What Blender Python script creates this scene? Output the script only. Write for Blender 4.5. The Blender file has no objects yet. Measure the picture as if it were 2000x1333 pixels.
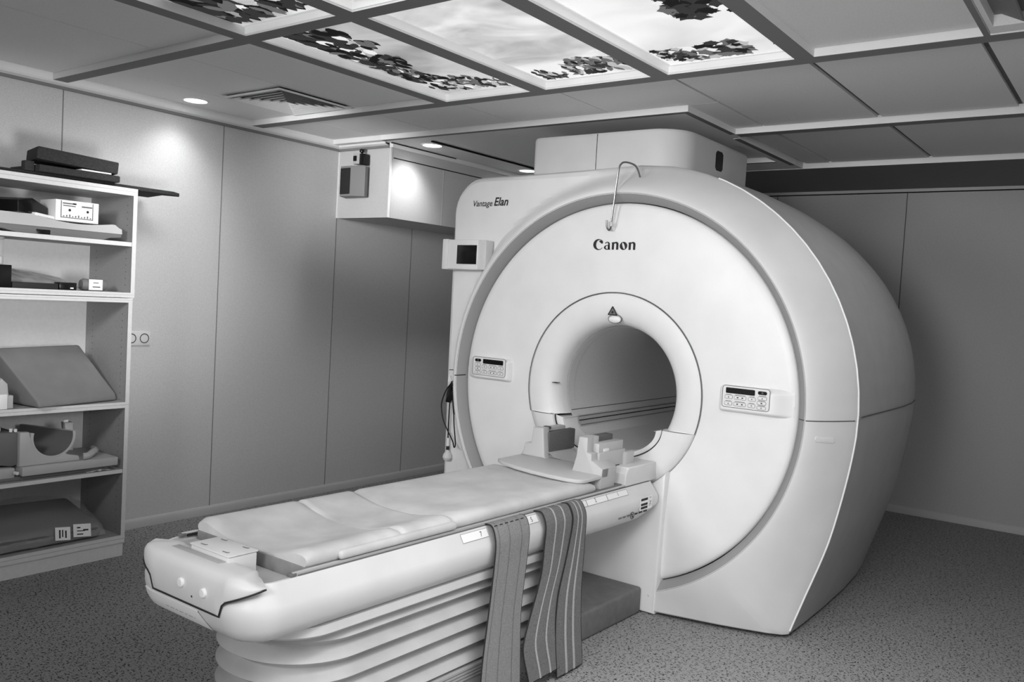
import bpy, bmesh, math, random
from math import sin, cos, pi, sqrt, atan2, hypot, radians
from mathutils import Vector, Matrix
random.seed(7)
SC = bpy.context.scene
COL = SC.collection
CZ = 0.96          # bore axis height

# ------------------------------------------------------------------ materials
def mat(name, v, rough=.5, spec=.4, noise=0, nscale=40, detail=3, bump=0, bscale=300, metal=0, trans=0, emis=0, alpha=1, stretch=None):
    m = bpy.data.materials.new(name); m.use_nodes = True
    nt = m.node_tree; b = nt.nodes['Principled BSDF']
    b.inputs['Base Color'].default_value = (v, v, v, 1)
    b.inputs['Roughness'].default_value = rough
    b.inputs['Metallic'].default_value = metal
    b.inputs['Specular IOR Level'].default_value = spec
    b.inputs['Alpha'].default_value = alpha
    if trans: b.inputs['Transmission Weight'].default_value = trans
    if emis:
        b.inputs['Emission Color'].default_value = (1, 1, 1, 1); b.inputs['Emission Strength'].default_value = emis
    tc = None
    def coord():
        nonlocal tc
        if tc is None:
            t = nt.nodes.new('ShaderNodeTexCoord'); mp = nt.nodes.new('ShaderNodeMapping')
            nt.links.new(t.outputs['Object'], mp.inputs['Vector'])
            if stretch: mp.inputs['Scale'].default_value = stretch
            tc = mp.outputs['Vector']
        return tc
    if noise:
        n = nt.nodes.new('ShaderNodeTexNoise'); n.inputs['Scale'].default_value = nscale; n.inputs['Detail'].default_value = detail
        nt.links.new(coord(), n.inputs['Vector'])
        r = nt.nodes.new('ShaderNodeMapRange')
        r.inputs['From Min'].default_value = .3; r.inputs['From Max'].default_value = .7
        r.inputs['To Min'].default_value = v * (1 - noise); r.inputs['To Max'].default_value = min(1, v * (1 + noise))
        nt.links.new(n.outputs['Fac'], r.inputs['Value']); nt.links.new(r.outputs['Result'], b.inputs['Base Color'])
    if bump:
        n = nt.nodes.new('ShaderNodeTexNoise'); n.inputs['Scale'].default_value = bscale; n.inputs['Detail'].default_value = 2
        nt.links.new(coord(), n.inputs['Vector'])
        bp = nt.nodes.new('ShaderNodeBump'); bp.inputs['Strength'].default_value = bump; bp.inputs['Distance'].default_value = .004
        nt.links.new(n.outputs['Fac'], bp.inputs['Height']); nt.links.new(bp.outputs['Normal'], b.inputs['Normal'])
    return m

M = {}
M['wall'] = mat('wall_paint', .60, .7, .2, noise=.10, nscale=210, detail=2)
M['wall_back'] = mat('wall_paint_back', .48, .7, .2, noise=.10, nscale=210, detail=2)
M['seam'] = mat('seam_grey', .12, .8, .1)
M['wallseam'] = mat('wall_seam', .22, .8, .1)
M['ceil'] = mat('ceiling_tile', .85, .8, .1, noise=.05, nscale=260, detail=2)
M['joint'] = mat('ceiling_joint', .16, .8, .1)
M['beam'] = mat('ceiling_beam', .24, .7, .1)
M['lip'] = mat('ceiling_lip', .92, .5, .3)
M['dark'] = mat('dark_gap', .015, .8, .1)
M['base'] = mat('baseboard_pvc', .52, .5, .3)
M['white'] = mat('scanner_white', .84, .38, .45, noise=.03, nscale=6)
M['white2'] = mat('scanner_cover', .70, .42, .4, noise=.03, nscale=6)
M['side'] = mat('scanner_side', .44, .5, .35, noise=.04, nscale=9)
M['groove'] = mat('recess_grey', .34, .5, .3)
M['trimw'] = mat('bright_trim', .9, .3, .5)
M['bore'] = mat('bore_liner', .52, .6, .3, noise=.06, nscale=150)
M['black'] = mat('black_gloss', .004, .25, .4)
M['ink'] = mat('printed_ink', .03, .6, .2)
M['ink2'] = mat('printed_ink_soft', .16, .6, .2)
M['key'] = mat('key_white', .78, .5, .3)
M['label'] = mat('label_white', .9, .5, .3)
M['table'] = mat('table_plastic', .72, .4, .4, noise=.04, nscale=5)
M['cushion'] = mat('cushion_vinyl', .58, .5, .35, noise=.14, nscale=7, detail=5, bump=.15, bscale=30)
M['board'] = mat('tabletop_grey', .22, .6, .3, noise=.2, nscale=14)
M['deck'] = mat('deck_grey', .42, .6, .3)
M['rail'] = mat('rail_metal', .6, .35, .5, metal=.4)
M['bellows'] = mat('bellows_vinyl', .50, .55, .3, noise=.08, nscale=9, bump=.1, bscale=25)
M['basegrey'] = mat('base_grey', .16, .6, .3, noise=.1, nscale=30)
M['strap'] = mat('strap_webbing', .24, .85, .1, noise=.18, nscale=260, detail=2, bump=.3, bscale=500)
M['strap2'] = mat('strap_webbing_dark', .17, .85, .1, noise=.25, nscale=230, detail=2, bump=.3, bscale=500)
M['stripe'] = mat('strap_stripe', .42, .8, .1, noise=.2, nscale=300)
M['edge'] = mat('strap_edge', .03, .8, .1)
M['coil'] = mat('coil_plastic', .55, .45, .35)
M['pad'] = mat('foam_grey', .15, .9, .1, noise=.15, nscale=300)
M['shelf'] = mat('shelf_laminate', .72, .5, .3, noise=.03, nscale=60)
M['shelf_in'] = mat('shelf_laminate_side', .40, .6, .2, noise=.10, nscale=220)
M['foam'] = mat('foam_dark', .045, .9, .1, noise=.2, nscale=120)
M['foam2'] = mat('foam_mid', .16, .9, .1, noise=.2, nscale=120)
M['vinyl'] = mat('wedge_vinyl', .23, .55, .35, noise=.08, nscale=9, bump=.35, bscale=9)
M['tray'] = mat('pale_plastic', .5, .5, .3)
M['greypl'] = mat('grey_plastic', .17, .5, .3)
M['spk'] = mat('speaker_grey', .26, .6, .3)
M['spk2'] = mat('speaker_cloth', .035, .9, .1, noise=.3, nscale=400)
M['chrome'] = mat('hook_steel', .25, .3, .5, metal=1)
M['cable'] = mat('cable_black', .008, .5, .3)
M['film'] = mat('plastic_film', .34, .18, .6, noise=.25, nscale=14, bump=.5, bscale=18)
M['filmclear'] = mat('clear_film', .7, .08, .9, alpha=.22)
M['lamp'] = mat('lamp_glow', .9, emis=9)

def floor_mat():
    m = bpy.data.materials.new('floor_vinyl'); m.use_nodes = True
    nt = m.node_tree; b = nt.nodes['Principled BSDF']; b.inputs['Roughness'].default_value = .6
    b.inputs['Specular IOR Level'].default_value = .2
    t = nt.nodes.new('ShaderNodeTexCoord')
    def ramp(src, stops):
        r = nt.nodes.new('ShaderNodeValToRGB')
        while len(r.color_ramp.elements) < len(stops): r.color_ramp.elements.new(.5)
        for e, (p, v) in zip(r.color_ramp.elements, stops): e.position = p; e.color = (v, v, v, 1)
        nt.links.new(src, r.inputs['Fac']); return r.outputs['Color']
    def noise(scale, st, rot, detail=1.5):
        mp = nt.nodes.new('ShaderNodeMapping'); mp.inputs['Scale'].default_value = st; mp.inputs['Rotation'].default_value = (0, 0, rot)
        nt.links.new(t.outputs['Object'], mp.inputs['Vector'])
        n = nt.nodes.new('ShaderNodeTexNoise'); n.inputs['Scale'].default_value = scale; n.inputs['Detail'].default_value = detail
        n.inputs['Roughness'].default_value = .6
        nt.links.new(mp.outputs['Vector'], n.inputs['Vector']); return n.outputs['Fac']
    a = ramp(noise(75, (1, 1.9, 1), .4), [(.375, .03), (.405, 1)])
    c = ramp(noise(62, (1.8, 1, 1), 1.1), [(.345, .12), (.38, 1)])
    g = ramp(noise(130, (1, 1, 1), 0, 2), [(.35, .25), (.7, .37)])
    def mul(x, y):
        k = nt.nodes.new('ShaderNodeMix'); k.data_type = 'RGBA'; k.blend_type = 'MULTIPLY'; k.inputs['Factor'].default_value = 1
        nt.links.new(x, k.inputs['A']); nt.links.new(y, k.inputs['B']); return k.outputs['Result']
    nt.links.new(mul(mul(a, c), g), b.inputs['Base Color'])
    return m
M['floor'] = floor_mat()

def emis_mat(name, lo, hi, scale, seed, strength=1.0):
    m = bpy.data.materials.new(name); m.use_nodes = True
    nt = m.node_tree; b = nt.nodes['Principled BSDF']
    b.inputs['Base Color'].default_value = (.5, .5, .5, 1); b.inputs['Roughness'].default_value = .6
    t = nt.nodes.new('ShaderNodeTexCoord'); mp = nt.nodes.new('ShaderNodeMapping')
    mp.inputs['Location'].default_value = (seed, seed * .7, 0); mp.inputs['Scale'].default_value = (1, 1.8, 1)
    nt.links.new(t.outputs['Object'], mp.inputs['Vector'])
    n = nt.nodes.new('ShaderNodeTexNoise'); n.inputs['Scale'].default_value = scale; n.inputs['Detail'].default_value = 6; n.inputs['Distortion'].default_value = .6
    nt.links.new(mp.outputs['Vector'], n.inputs['Vector'])
    r = nt.nodes.new('ShaderNodeMapRange'); r.inputs['From Min'].default_value = .34; r.inputs['From Max'].default_value = .62
    r.inputs['To Min'].default_value = lo; r.inputs['To Max'].default_value = hi
    nt.links.new(n.outputs['Fac'], r.inputs['Value']); nt.links.new(r.outputs['Result'], b.inputs['Emission Strength'])
    b.inputs['Emission Color'].default_value = (1, 1, 1, 1)
    return m
def flat_emis(name, v):
    return mat(name, .02, .8, .1, emis=v)
M['leaf0'] = flat_emis('leaf_black', .004)
M['leaf1'] = flat_emis('leaf_dark', .03)
M['leaf2'] = flat_emis('leaf_mid', .14)
M['leaf3'] = flat_emis('leaf_light', .5)
M['leafw'] = flat_emis('leaf_halo', .85)
M['lightlip'] = mat('lightbox_edge', .7, .5, .3, emis=.25)  # frame is no lamp; its glow stands in for light from the panel

# ------------------------------------------------------------------ mesh builders
class MB:
    def __init__(s): s.v = []; s.f = []; s.m = []; s.mats = []
    def mi(s, m):
        if m not in s.mats: s.mats.append(m)
        return s.mats.index(m)
    def face(s, idx, m): s.f.append(tuple(idx)); s.m.append(s.mi(m))
    def add(s, verts): b = len(s.v); s.v += [tuple(v) for v in verts]; return b
    def quad(s, p, m): b = s.add(p); s.face(range(b, b + len(p)), m)
    def grid(s, rows, m, closed=False, cap0=False, cap1=False, flip=False):
        n = len(rows[0]); bs = [s.add(r) for r in rows]
        mm = m if callable(m) else (lambda i, j: m)
        for i in range(len(rows) - 1):
            for j in range(n if closed else n - 1):
                k = (j + 1) % n
                q = (bs[i] + j, bs[i] + k, bs[i + 1] + k, bs[i + 1] + j)
                s.face(q[::-1] if flip else q, mm(i, j))
        if cap0: s.face(range(bs[0], bs[0] + n), mm(0, 0))
        if cap1: s.face(range(bs[-1], bs[-1] + n), mm(len(rows) - 2, 0))
    def box(s, x0, x1, y0, y1, z0, z1, m, bev=0, seg=2, xf=None):
        bm = bmesh.new()
        r = bmesh.ops.create_cube(bm, size=1)
        bmesh.ops.transform(bm, verts=bm.verts, matrix=Matrix.Translation(((x0 + x1) / 2, (y0 + y1) / 2, (z0 + z1) / 2)) @ Matrix.Diagonal((abs(x1 - x0), abs(y1 - y0), abs(z1 - z0), 1)))
        if bev: bmesh.ops.bevel(bm, geom=list(bm.edges), offset=bev, segments=seg, profile=.5, affect='EDGES')
        if xf: bmesh.ops.transform(bm, verts=bm.verts, matrix=xf)
        s.frombm(bm, m)
    def frombm(s, bm, m):
        bm.verts.index_update(); b = s.add([v.co[:] for v in bm.verts])
        for f in bm.faces: s.face([b + v.index for v in f.verts], m)
        bm.free()
    def prism(s, pts, axis, d0, d1, m, bev=0, seg=2, xf=None):
        """extrude a 2-D outline along axis; outline coords are the other two axes in xyz order"""
        bm = bmesh.new()
        def P(a, b, d): return {'x': (d, a, b), 'y': (a, d, b), 'z': (a, b, d)}[axis]
        lo = [bm.verts.new(P(a, b, d0)) for a, b in pts]; hi = [bm.verts.new(P(a, b, d1)) for a, b in pts]
        n = len(pts)
        f0 = bm.faces.new(lo); f1 = bm.faces.new(hi[::-1])
        for i in range(n): bm.faces.new((lo[i], hi[i], hi[(i + 1) % n], lo[(i + 1) % n]))
        bmesh.ops.recalc_face_normals(bm, faces=bm.faces)
        if bev:
            ed = [e for e in bm.edges if (e.verts[0] in lo) == (e.verts[1] in lo)]
            bmesh.ops.bevel(bm, geom=ed, offset=bev, segments=seg, profile=.5, affect='EDGES', clamp_overlap=True)
        if xf: bmesh.ops.transform(bm, verts=bm.verts, matrix=xf)
        s.frombm(bm, m)
    def tube(s, pts, r, m, n=8, closed=False, smooth=0, caps=True):
        P = [Vector(p) for p in pts]
        for _ in range(smooth): P = catmull(P)
        rows = []; prev = None
        N = len(P)
        for i, p in enumerate(P):
            t = (P[(i + 1) % N] - P[i - 1]) if closed else (P[min(i + 1, N - 1)] - P[max(i - 1, 0)])
            if t.length < 1e-9: t = Vector((0, 0, 1))
            t.normalize()
            if prev is None:
                a = Vector((0, 0, 1)) if abs(t.z) < .9 else Vector((1, 0, 0)); u = t.cross(a).normalized()
            else:
                u = prev - t * prev.dot(t)
                u = u.normalized() if u.length > 1e-6 else t.orthogonal().normalized()
            prev = u; w = t.cross(u); rr = r(i / (N - 1)) if callable(r) else r
            rows.append([p + (u * cos(2 * pi * k / n) + w * sin(2 * pi * k / n)) * rr for k in range(n)])
        if closed: rows.append(rows[0])
        s.grid(rows, m, closed=True, cap0=caps and not closed, cap1=caps and not closed)
    def lathe(s, prof, c, axis, m, n=32, cap0=False, cap1=False):
        """prof: (radius, along)"""
        def P(r, a, t):
            q = (r * cos(t), r * sin(t))
            return {'x': (c[0] + a, c[1] + q[0], c[2] + q[1]), 'y': (c[0] + q[0], c[1] + a, c[2] + q[1]), 'z': (c[0] + q[0], c[1] + q[1], c[2] + a)}[axis]
        s.grid([[P(r, a, 2 * pi * k / n) for k in range(n)] for r, a in prof], m, closed=True, cap0=cap0, cap1=cap1)

def catmull(P):
    out = []
    for i in range(len(P) - 1):
        p0, p1, p2, p3 = P[max(i - 1, 0)], P[i], P[i + 1], P[min(i + 2, len(P) - 1)]
        out.append(p1); out.append((-p0 + 9 * p1 + 9 * p2 - p3) / 16)
    out.append(P[-1]); return out

def lerp(a, b, t): return a + (b - a) * t
def interp(tab, x):
    if x <= tab[0][0]: return tab[0][1]
    for (a, b), (c, d) in zip(tab, tab[1:]):
        if x <= c: return lerp(b, d, (x - a) / (c - a))
    return tab[-1][1]
def sstep(a, b, x):
    t = max(0, min(1, (x - a) / (b - a))); return t * t * (3 - 2 * t)

def link(name, mb, parent=None, angle=35, flat=False):
    me = bpy.data.meshes.new(name)
    me.from_pydata(mb.v, [], mb.f); me.update()
    for m in mb.mats: me.materials.append(m)
    for p, k in zip(me.polygons, mb.m): p.material_index = k
    bm = bmesh.new(); bm.from_mesh(me); bmesh.ops.remove_doubles(bm, verts=bm.verts, dist=1e-6)
    bmesh.ops.recalc_face_normals(bm, faces=bm.faces); bm.to_mesh(me); bm.free()
    if not flat:
        me.polygons.foreach_set('use_smooth', [True] * len(me.polygons)); me.set_sharp_from_angle(angle=radians(angle))
    o = bpy.data.objects.new(name, me); COL.objects.link(o)
    if parent is not None:
        root = parent
        top_ = parent
        while top_.parent is not None: top_ = top_.parent
        if top_.name in SKEW:      # the couch stands slightly askew to the bore
            for v in me.vertices: v.co.x += .02 * (v.co.y + .6)
        off = Vector((0, 0, 0))
        while root is not None: off += root.location; root = root.parent
        me.transform(Matrix.Translation(-off)); o.parent = parent
    return o

SKEW = {'patient_table', 'table_mattress'}
def tag(o, label, cat, group=None):
    o['label'] = label; o['category'] = cat
    if group: o['group'] = group
    return o
def settle(o):
    """move the origin of a single-mesh thing to the centre of its base"""
    vs = [v.co for v in o.data.vertices]
    c = Vector(((min(v.x for v in vs) + max(v.x for v in vs)) / 2, (min(v.y for v in vs) + max(v.y for v in vs)) / 2, min(v.z for v in vs)))
    o.data.transform(Matrix.Translation(-c)); o.location = c; return o
def thing(name, label, cat, loc, group=None):
    o = bpy.data.objects.new(name, None); COL.objects.link(o); o.location = loc; o.empty_display_size = .1
    return tag(o, label, cat, group)
def struct(name, mb, angle=35, flat=False, parent=None):
    o = link(name, mb, parent, angle, flat); o['kind'] = 'structure'; return o
def single(name, mb, label, cat, group=None, angle=35): return tag(settle(link(name, mb, None, angle)), label, cat, group)

# ------------------------------------------------------------------ room shell
XL, XR, YB, YF, ZC, ZP = -2.38, 3.1, 3.09, -4.9, 2.29, 2.32
m = MB(); m.box(XL - .05, XR, YF, YB + .05, -.06, 0, M['floor']); struct('floor', m, flat=True)
m = MB(); m.box(XL - .08, XL, YF, YB + .08, 0, 2.45, M['wall'])
for y in (-3.2, -2.28, -1.375, -.465, .41, 1.13, 2.0): m.box(XL, XL + .0012, y - .0025, y + .0025, .05, 2.27, M['wallseam'])
struct('wall_left', m, flat=True)
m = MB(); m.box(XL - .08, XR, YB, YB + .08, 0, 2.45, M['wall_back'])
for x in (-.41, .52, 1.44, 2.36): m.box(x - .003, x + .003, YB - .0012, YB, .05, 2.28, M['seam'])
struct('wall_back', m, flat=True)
m = MB(); m.box(XR, XR + .08, YF, YB + .08, 0, 2.45, M['wall']); struct('wall_right', m, flat=True)
m = MB(); m.box(XL - .08, XR + .08, YF - .08, YF, 0, 2.45, M['wall']); struct('wall_front', m, flat=True)
def skirting(name, pts_fn):
    m = MB(); prof = [(0, 0), (.012, 0), (.012, .035), (.006, .047), (0, .052)]
    m.grid([[pts_fn(d, z, e) for d, z in prof] for e in (0, 1)], M['base']); struct(name, m)
skirting('baseboard_left', lambda d, z, e: (XL + d, YF if e == 0 else YB, z))
skirting('baseboard_back', lambda d, z, e: (XL if e == 0 else XR, YB - d, z))

# ceiling: recessed panel layer with seams, beams hang below it
m = MB()
m.box(XL - .08, XR, YF, YB + .08, ZP + .012, ZP + .06, M['joint'])
xg = [-2.28, -1.44, -.84, -.283, .318, .90, 1.488, 2.08, 2.67]
def cseam(x0, x1, y0, y1, mt, t=.008): m.box(x0, x1, y0, y1, ZP + .012 - t, ZP + .0125, mt)
# tiles as slabs separated by dark joints
def tiles(xs, ys, gap, zb=ZP, mt='ceil'):
    for x0, x1 in xs:
        for y0, y1 in ys: m.box(x0 + gap, x1 - gap, y0 + gap, y1 - gap, zb, ZP + .014, M[mt])
cols = [(.297, .87), (.87, 1.453), (1.453, 2.04), (2.04, 2.62)]
tiles(cols, [(-.24, .885), (.96, 2.045)], .011)
tiles([(.135, .297)], [(.96, 2.045)], .011); tiles([(.13, .297)], [(.313, .885)], .002); tiles([(-.65, .05)], [(1.2, 1.765)], .0)
tiles([(.90, 1.478), (2.08, 2.67)], [(-1.38, -.31), (-2.5, -1.45), (-3.6, -2.55)], .003)
tiles([(.356, .866)], [(-2.5, -1.45)], .003)
tiles([(1.497, 2.08)], [(-2.5, -1.45), (-3.6, -2.55)], .003)
tiles([(-.88, -.28), (-.28, .297), (-1.47, -.88), (-1.97, -1.47), (-2.34, -1.97)], [(-.24, .311)], .003)
tiles([(-2.32, -1.96), (-1.96, -1.44), (-1.44, -.86)], [(-1.38, -.31)], .0025)
tiles([(-2.32, -1.44), (-1.44, -.89)], [(-2.5, -1.45), (-3.6, -2.55)], .0025)
# slab around the cryostat
m.box(XL, -.65, .312, YB, ZC + .0015, ZP + .02, M['ceil']); m.box(-.65, .148, .312, .95, ZC + .0015, ZP + .02, M['ceil'])
m.box(-.65, .05, .95, 1.2, ZC + .0015, ZP + .02, M['ceil']); m.box(.05, .123, .95, 2.05, ZC + .0015, ZP + .02, M['ceil'])
m.box(-.65, .05, 1.765, 2.05, ZC + .0015, ZP + .02, M['ceil'])
struct('ceiling', m, flat=True)
# beams: light on the sides put into the colour, white lips, dark underside
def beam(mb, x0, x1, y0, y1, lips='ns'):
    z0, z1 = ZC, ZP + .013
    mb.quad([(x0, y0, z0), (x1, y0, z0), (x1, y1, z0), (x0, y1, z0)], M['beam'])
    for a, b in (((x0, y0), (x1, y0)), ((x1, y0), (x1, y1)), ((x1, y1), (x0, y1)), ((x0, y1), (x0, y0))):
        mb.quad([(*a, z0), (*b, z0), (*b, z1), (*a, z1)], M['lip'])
m = MB()
for x0, x1 in ((-.895, -.82), (-.322, -.24), (.28, .356), (.866, .936)): beam(m, x0, x1, -1.38, -.31)
for x0, x1 in ((-.895, -.82), (-.322, -.24), (.28, .356), (.866, .936), (1.478, 1.497)): beam(m, x0, x1, -2.55, -1.45)
beam(m, 1.478, 1.497, -1.38, -.31)
beam(m, -2.34, 2.9, -.31, -.235); beam(m, -2.34, 2.9, -1.45, -1.38); beam(m, -2.34, 2.9, -2.6, -2.55)
struct('trim_1', m, flat=True)
m = MB(); beam(m, .15, 2.9, .885, .96); beam(m, -1.9, .15, .31, .345); beam(m, .118, .15, .345, .885)
beam(m, .09, .125, 1.0, 1.9); beam(m, -.6, .05, 1.75, 1.78)
m.box(-.7, 2.9, 2.045, YB, ZC - .001, ZP + .014, M['beam'])
m.quad([(-.7, 2.044, ZC - .001), (2.9, 2.044, ZC - .001), (2.9, 2.044, ZP + .01), (-.7, 2.044, ZP + .01)], M['lip'])
struct('trim_2', m, flat=True)
def cornice(name, fn):
    mm = MB(); prof = [(0, 2.262), (.012, 2.262), (.018, 2.275), (.045, 2.281), (.05, ZC), (.05, ZC + .04), (0, ZC + .04)]
    mm.grid([[fn(d, z, e) for d, z in prof] for e in (0, 1)], lambda i, j: M['beam'] if j in (0, 1) else M['lip'] if j in (2, 4) else M['ceil']); struct(name, mm)
cornice('trim_3', lambda d, z, e: (XL + d, YF if e == 0 else .41, z))
cornice('trim_4', lambda d, z, e: (XL if e == 0 else -1.91, .41 - d, z))
m = MB(); m.box(-1.9, 2.9, YB - .022, YB, 2.266, 2.292, M['base']); m.box(-1.9, 2.9, YB - .026, YB, 2.262, 2.267, M['dark']); m.box(-1.9, 2.9, YB - .024, YB, 2.2885, 2.291, M['dark'])
struct('trim_5', m, flat=True)
# bulkhead at the left wall
m = MB(); m.box(XL, -1.91, .41, YB, 1.828, 2.285, M['wall'])
m.box(-1.91, -1.908, .44, YB, 2.2, 2.206, M['dark'])
m.box(-1.912, -1.907, .408, .424, 1.828, 2.27, M['lip'])
m.box(-1.91, -1.9085, .915, .918, 1.83, 2.2, M['base'])
m.box(XL, XL + .006, .404, .41, 1.83, 2.26, M['lip'])
m.box(-1.91, -1.88, .40, YB, 2.262, 2.29, M['lip']); m.box(-1.883, -1.878, .385, 1.0, 2.284, 2.2895, M['dark'])
m.box(-1.80, -1.795, .55, YB, 2.284, 2.2895, M['dark']) if False else None
m.box(-1.60, -1.585, .44, YB, 2.282, 2.2895, M['dark'])
struct('wall_bulkhead', m, flat=True)

# ------------------------------------------------------------------ ceiling light boxes with printed sky
def leaf_poly(cx, cy, l, w, a, kind):
    pts = []
    if kind == 'oval':
        for k in range(9):
            t = 2 * pi * k / 9; r = 1
            pts.append((l * cos(t), w * sin(t) * (1 - .25 * cos(t)) * (1.12 - .45 * abs(cos(t)))))
    else:
        for k in range(10):
            t = 2 * pi * k / 10; r = (1, .62, .9, .6, .8, .5, .8, .6, .9, .62)[k]
            pts.append((l * r * cos(t), l * r * sin(t) * .8))
    return [(cx + x * cos(a) - y * sin(a), cy + x * sin(a) + y * cos(a)) for x, y in pts]
ZD = ZP + .004
def sky_light(x0, x1, y0, y1, label, clusters, lo, hi, scale, seed):
    t = thing('ceiling_light_panel', label, 'ceiling light', ((x0 + x1) / 2, (y0 + y1) / 2, ZC), 'printed sky light panels')
    e = .002
    x0 += e; x1 -= e; y0 += e; y1 -= e
    f = MB(); w = .016
    for a in ((x0, x1, y0, y0 + .004), (x0, x1, y1 - .004, y1), (x0, x0 + .004, y0, y1), (x1 - .004, x1, y0, y1)): f.box(*a, ZC + .006, ZD + .006, M['lightlip'])
    for a in ((x0, x1, y0, y0 + w), (x0, x1, y1 - w, y1), (x0, x0 + w, y0, y1), (x1 - w, x1, y0, y1)): f.box(*a, ZD - .004, ZD + .002, M['lightlip'])
    link('frame', f, t, flat=True)
    d = MB(); d.quad([(x0, y0, ZD), (x0, y1, ZD), (x1, y1, ZD), (x1, y0, ZD)], emis_mat('sky_print_%d' % seed, lo, hi, scale, seed))
    link('diffuser', d, t, flat=True)
    L = MB(); rnd = random.Random(seed); cnt = 0
    xa, xb, ya, yb = x0 + w, x1 - w, y0 + w, y1 - w
    for (cx, cy, rx, ry, n, l, kind, shades) in clusters:
        for _ in range(n):
            for _try in range(20):
                a = rnd.uniform(0, 2 * pi); r = sqrt(rnd.random())
                px, py = cx + rx * r * cos(a), cy + ry * r * sin(a)
                ll = l * rnd.uniform(.7, 1.25); an = rnd.uniform(-.5, .5) + (pi / 2 if kind == 'oval' and rnd.random() < .8 else rnd.uniform(0, 3))
                P = leaf_poly(px, py, ll, ll * rnd.uniform(.34, .55), an, kind)
                if all(xa < q[0] < xb and ya < q[1] < yb for q in P): break
            else: continue
            z = ZD - .0004 - cnt * 6e-6; cnt += 1
            L.quad([(*q, z) for q in P], M['leafw' if rnd.random() < .05 else rnd.choice(shades)])
    if L.v: link('leaf_print', L, t, flat=True)
    return t
D3 = ['leaf0', 'leaf0', 'leaf1', 'leaf1', 'leaf2']; D4 = ['leaf0', 'leaf1', 'leaf1', 'leaf2', 'leaf2', 'leaf3']
Y0, Y1 = -1.38, -.31
sky_light(-.82, -.322, Y0, Y1, 'lit ceiling panel with dark leaves along its left edge, above the vent', [
    (-.73, -1.18, .10, .19, 85, .052, 'oval', D3), (-.60, -1.16, .11, .12, 36, .046, 'oval', D3), (-.76, -.88, .07, .22, 75, .046, 'oval', D3), (-.66, -.90, .08, .13, 34, .042, 'oval', D3),
    (-.72, -.58, .10, .18, 80, .036, 'oval', D3), (-.6, -.46, .14, .12, 70, .03, 'oval', D4), (-.43, -.40, .08, .07, 40, .026, 'oval', D4)], .18, .50, 2.2, 11)
sky_light(-.24, .28, Y0, Y1, 'lit ceiling panel of clouds with leaves at its far right corner', [
    (.10, -.44, .14, .12, 120, .034, 'oval', D4), (-.04, -.37, .15, .05, 45, .026, 'oval', D4), (-.17, -.41, .06, .08, 26, .028, 'oval', D4)], .30, .70, 2.6, 23)
sky_light(.356, .866, Y0, Y1, 'lit ceiling panel of bright sky with maple leaves, rightmost of the lit panels', [
    (.50, -.42, .11, .09, 70, .036, 'maple', D4), (.64, -.44, .10, .10, 60, .040, 'maple', D4), (.73, -.93, .09, .15, 60, .044, 'maple', ['leaf1', 'leaf1', 'leaf0', 'leaf2']), (.41, -.47, .03, .06, 16, .034, 'maple', D4), (.84, -.42, .01, .02, 4, .016, 'maple', ['leaf0']), (.84, -.80, .012, .03, 5, .02, 'maple', ['leaf0'])], .50, .74, 1.8, 35)
sky_light(-.895 + .04, -.322, -2.5, -1.45, 'lit ceiling panel with dark leaves at the top left of the photo', [
    (-.74, -1.64, .11, .17, 100, .050, 'oval', D3), (-.55, -1.53, .13, .05, 34, .046, 'oval', D3), (-.80, -1.95, .04, .10, 8, .04, 'oval', D3)], .22, .68, 2.4, 47)
sky_light(-.24, .28, -2.5, -1.45, 'lit ceiling panel showing only a bright corner at the top edge of the photo', [], .7, .95, 2, 59)
# the next bay towards the camera is out of sight

# vents, downlights
def vent(name, x0, x1, y0, y1, label):
    t = thing(name, label, 'ceiling vent', ((x0 + x1) / 2, (y0 + y1) / 2, ZC), 'ceiling air vents')
    cx, cy = (x0 + x1) / 2, (y0 + y1) / 2
    b = MB(); b.quad([(x0 + .02, y0 + .02, ZP - .002), (x1 - .02, y0 + .02, ZP - .002), (x1 - .02, y1 - .02, ZP - .002), (x0 + .02, y1 - .02, ZP - .002)], M['dark']); link('backing', b, t, flat=True)
    f = MB()
    def frust(mb, h0, h1, z0, z1, k, mt):
        H = (x1 - x0) / 2; V = (y1 - y0) / 2
        A = [(cx + sx * (H - h0), cy + sy * (V - h0), z0) for sx, sy in ((-1, -1), (1, -1), (1, 1), (-1, 1))]
        B = [(cx + sx * (H - h1), cy + sy * (V - h1), z1) for sx, sy in ((-1, -1), (1, -1), (1, 1), (-1, 1))]
        mb.grid([A, B], mt, closed=True)
    frust(f, 0, .02, ZP - .012, ZP - .016, 0, M['ceil']); frust(f, .02, .028, ZP - .016, ZP - .004, 0, M['ceil']); link('frame', f, t, flat=True)
    n = 6; step = ((x1 - x0) / 2 - .03) / n
    for k in range(n):
        s = MB(); h = .032 + k * step
        frust(s, h, h + step * .62, ZP - .018 , ZP - .004, 0, M['ceil']); frust(s, h, h + step * .62, ZP - .0165, ZP - .0025, 0, M['ceil'])
        link('louvre', s, t, flat=True)
    return t
vent('ceiling_vent', -1.915, -1.445, -.81, -.335, 'square louvred vent in the ceiling beside the left wall')
t = thing('ceiling_vent', 'louvred vent cut off by the top right corner of the photo', 'ceiling vent', (1.79, -.85, ZC), 'ceiling air vents')
b = MB(); b.quad([(1.5, -1.36, ZP + .010), (2.08, -1.36, ZP + .010), (2.08, -.33, ZP + .010), (1.5, -.33, ZP + .010)], M['beam']); link('backing', b, t, flat=True)
f = MB()
for a in ((1.499, 1.515, -1.349, -.386), (2.06, 2.078, -1.349, -.386), (1.499, 2.078, -1.37, -1.35), (1.499, 2.078, -.385, -.315)): f.box(*a, ZP - .026, ZP + .012, M['ceil'])
link('frame', f, t, flat=True)
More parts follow.
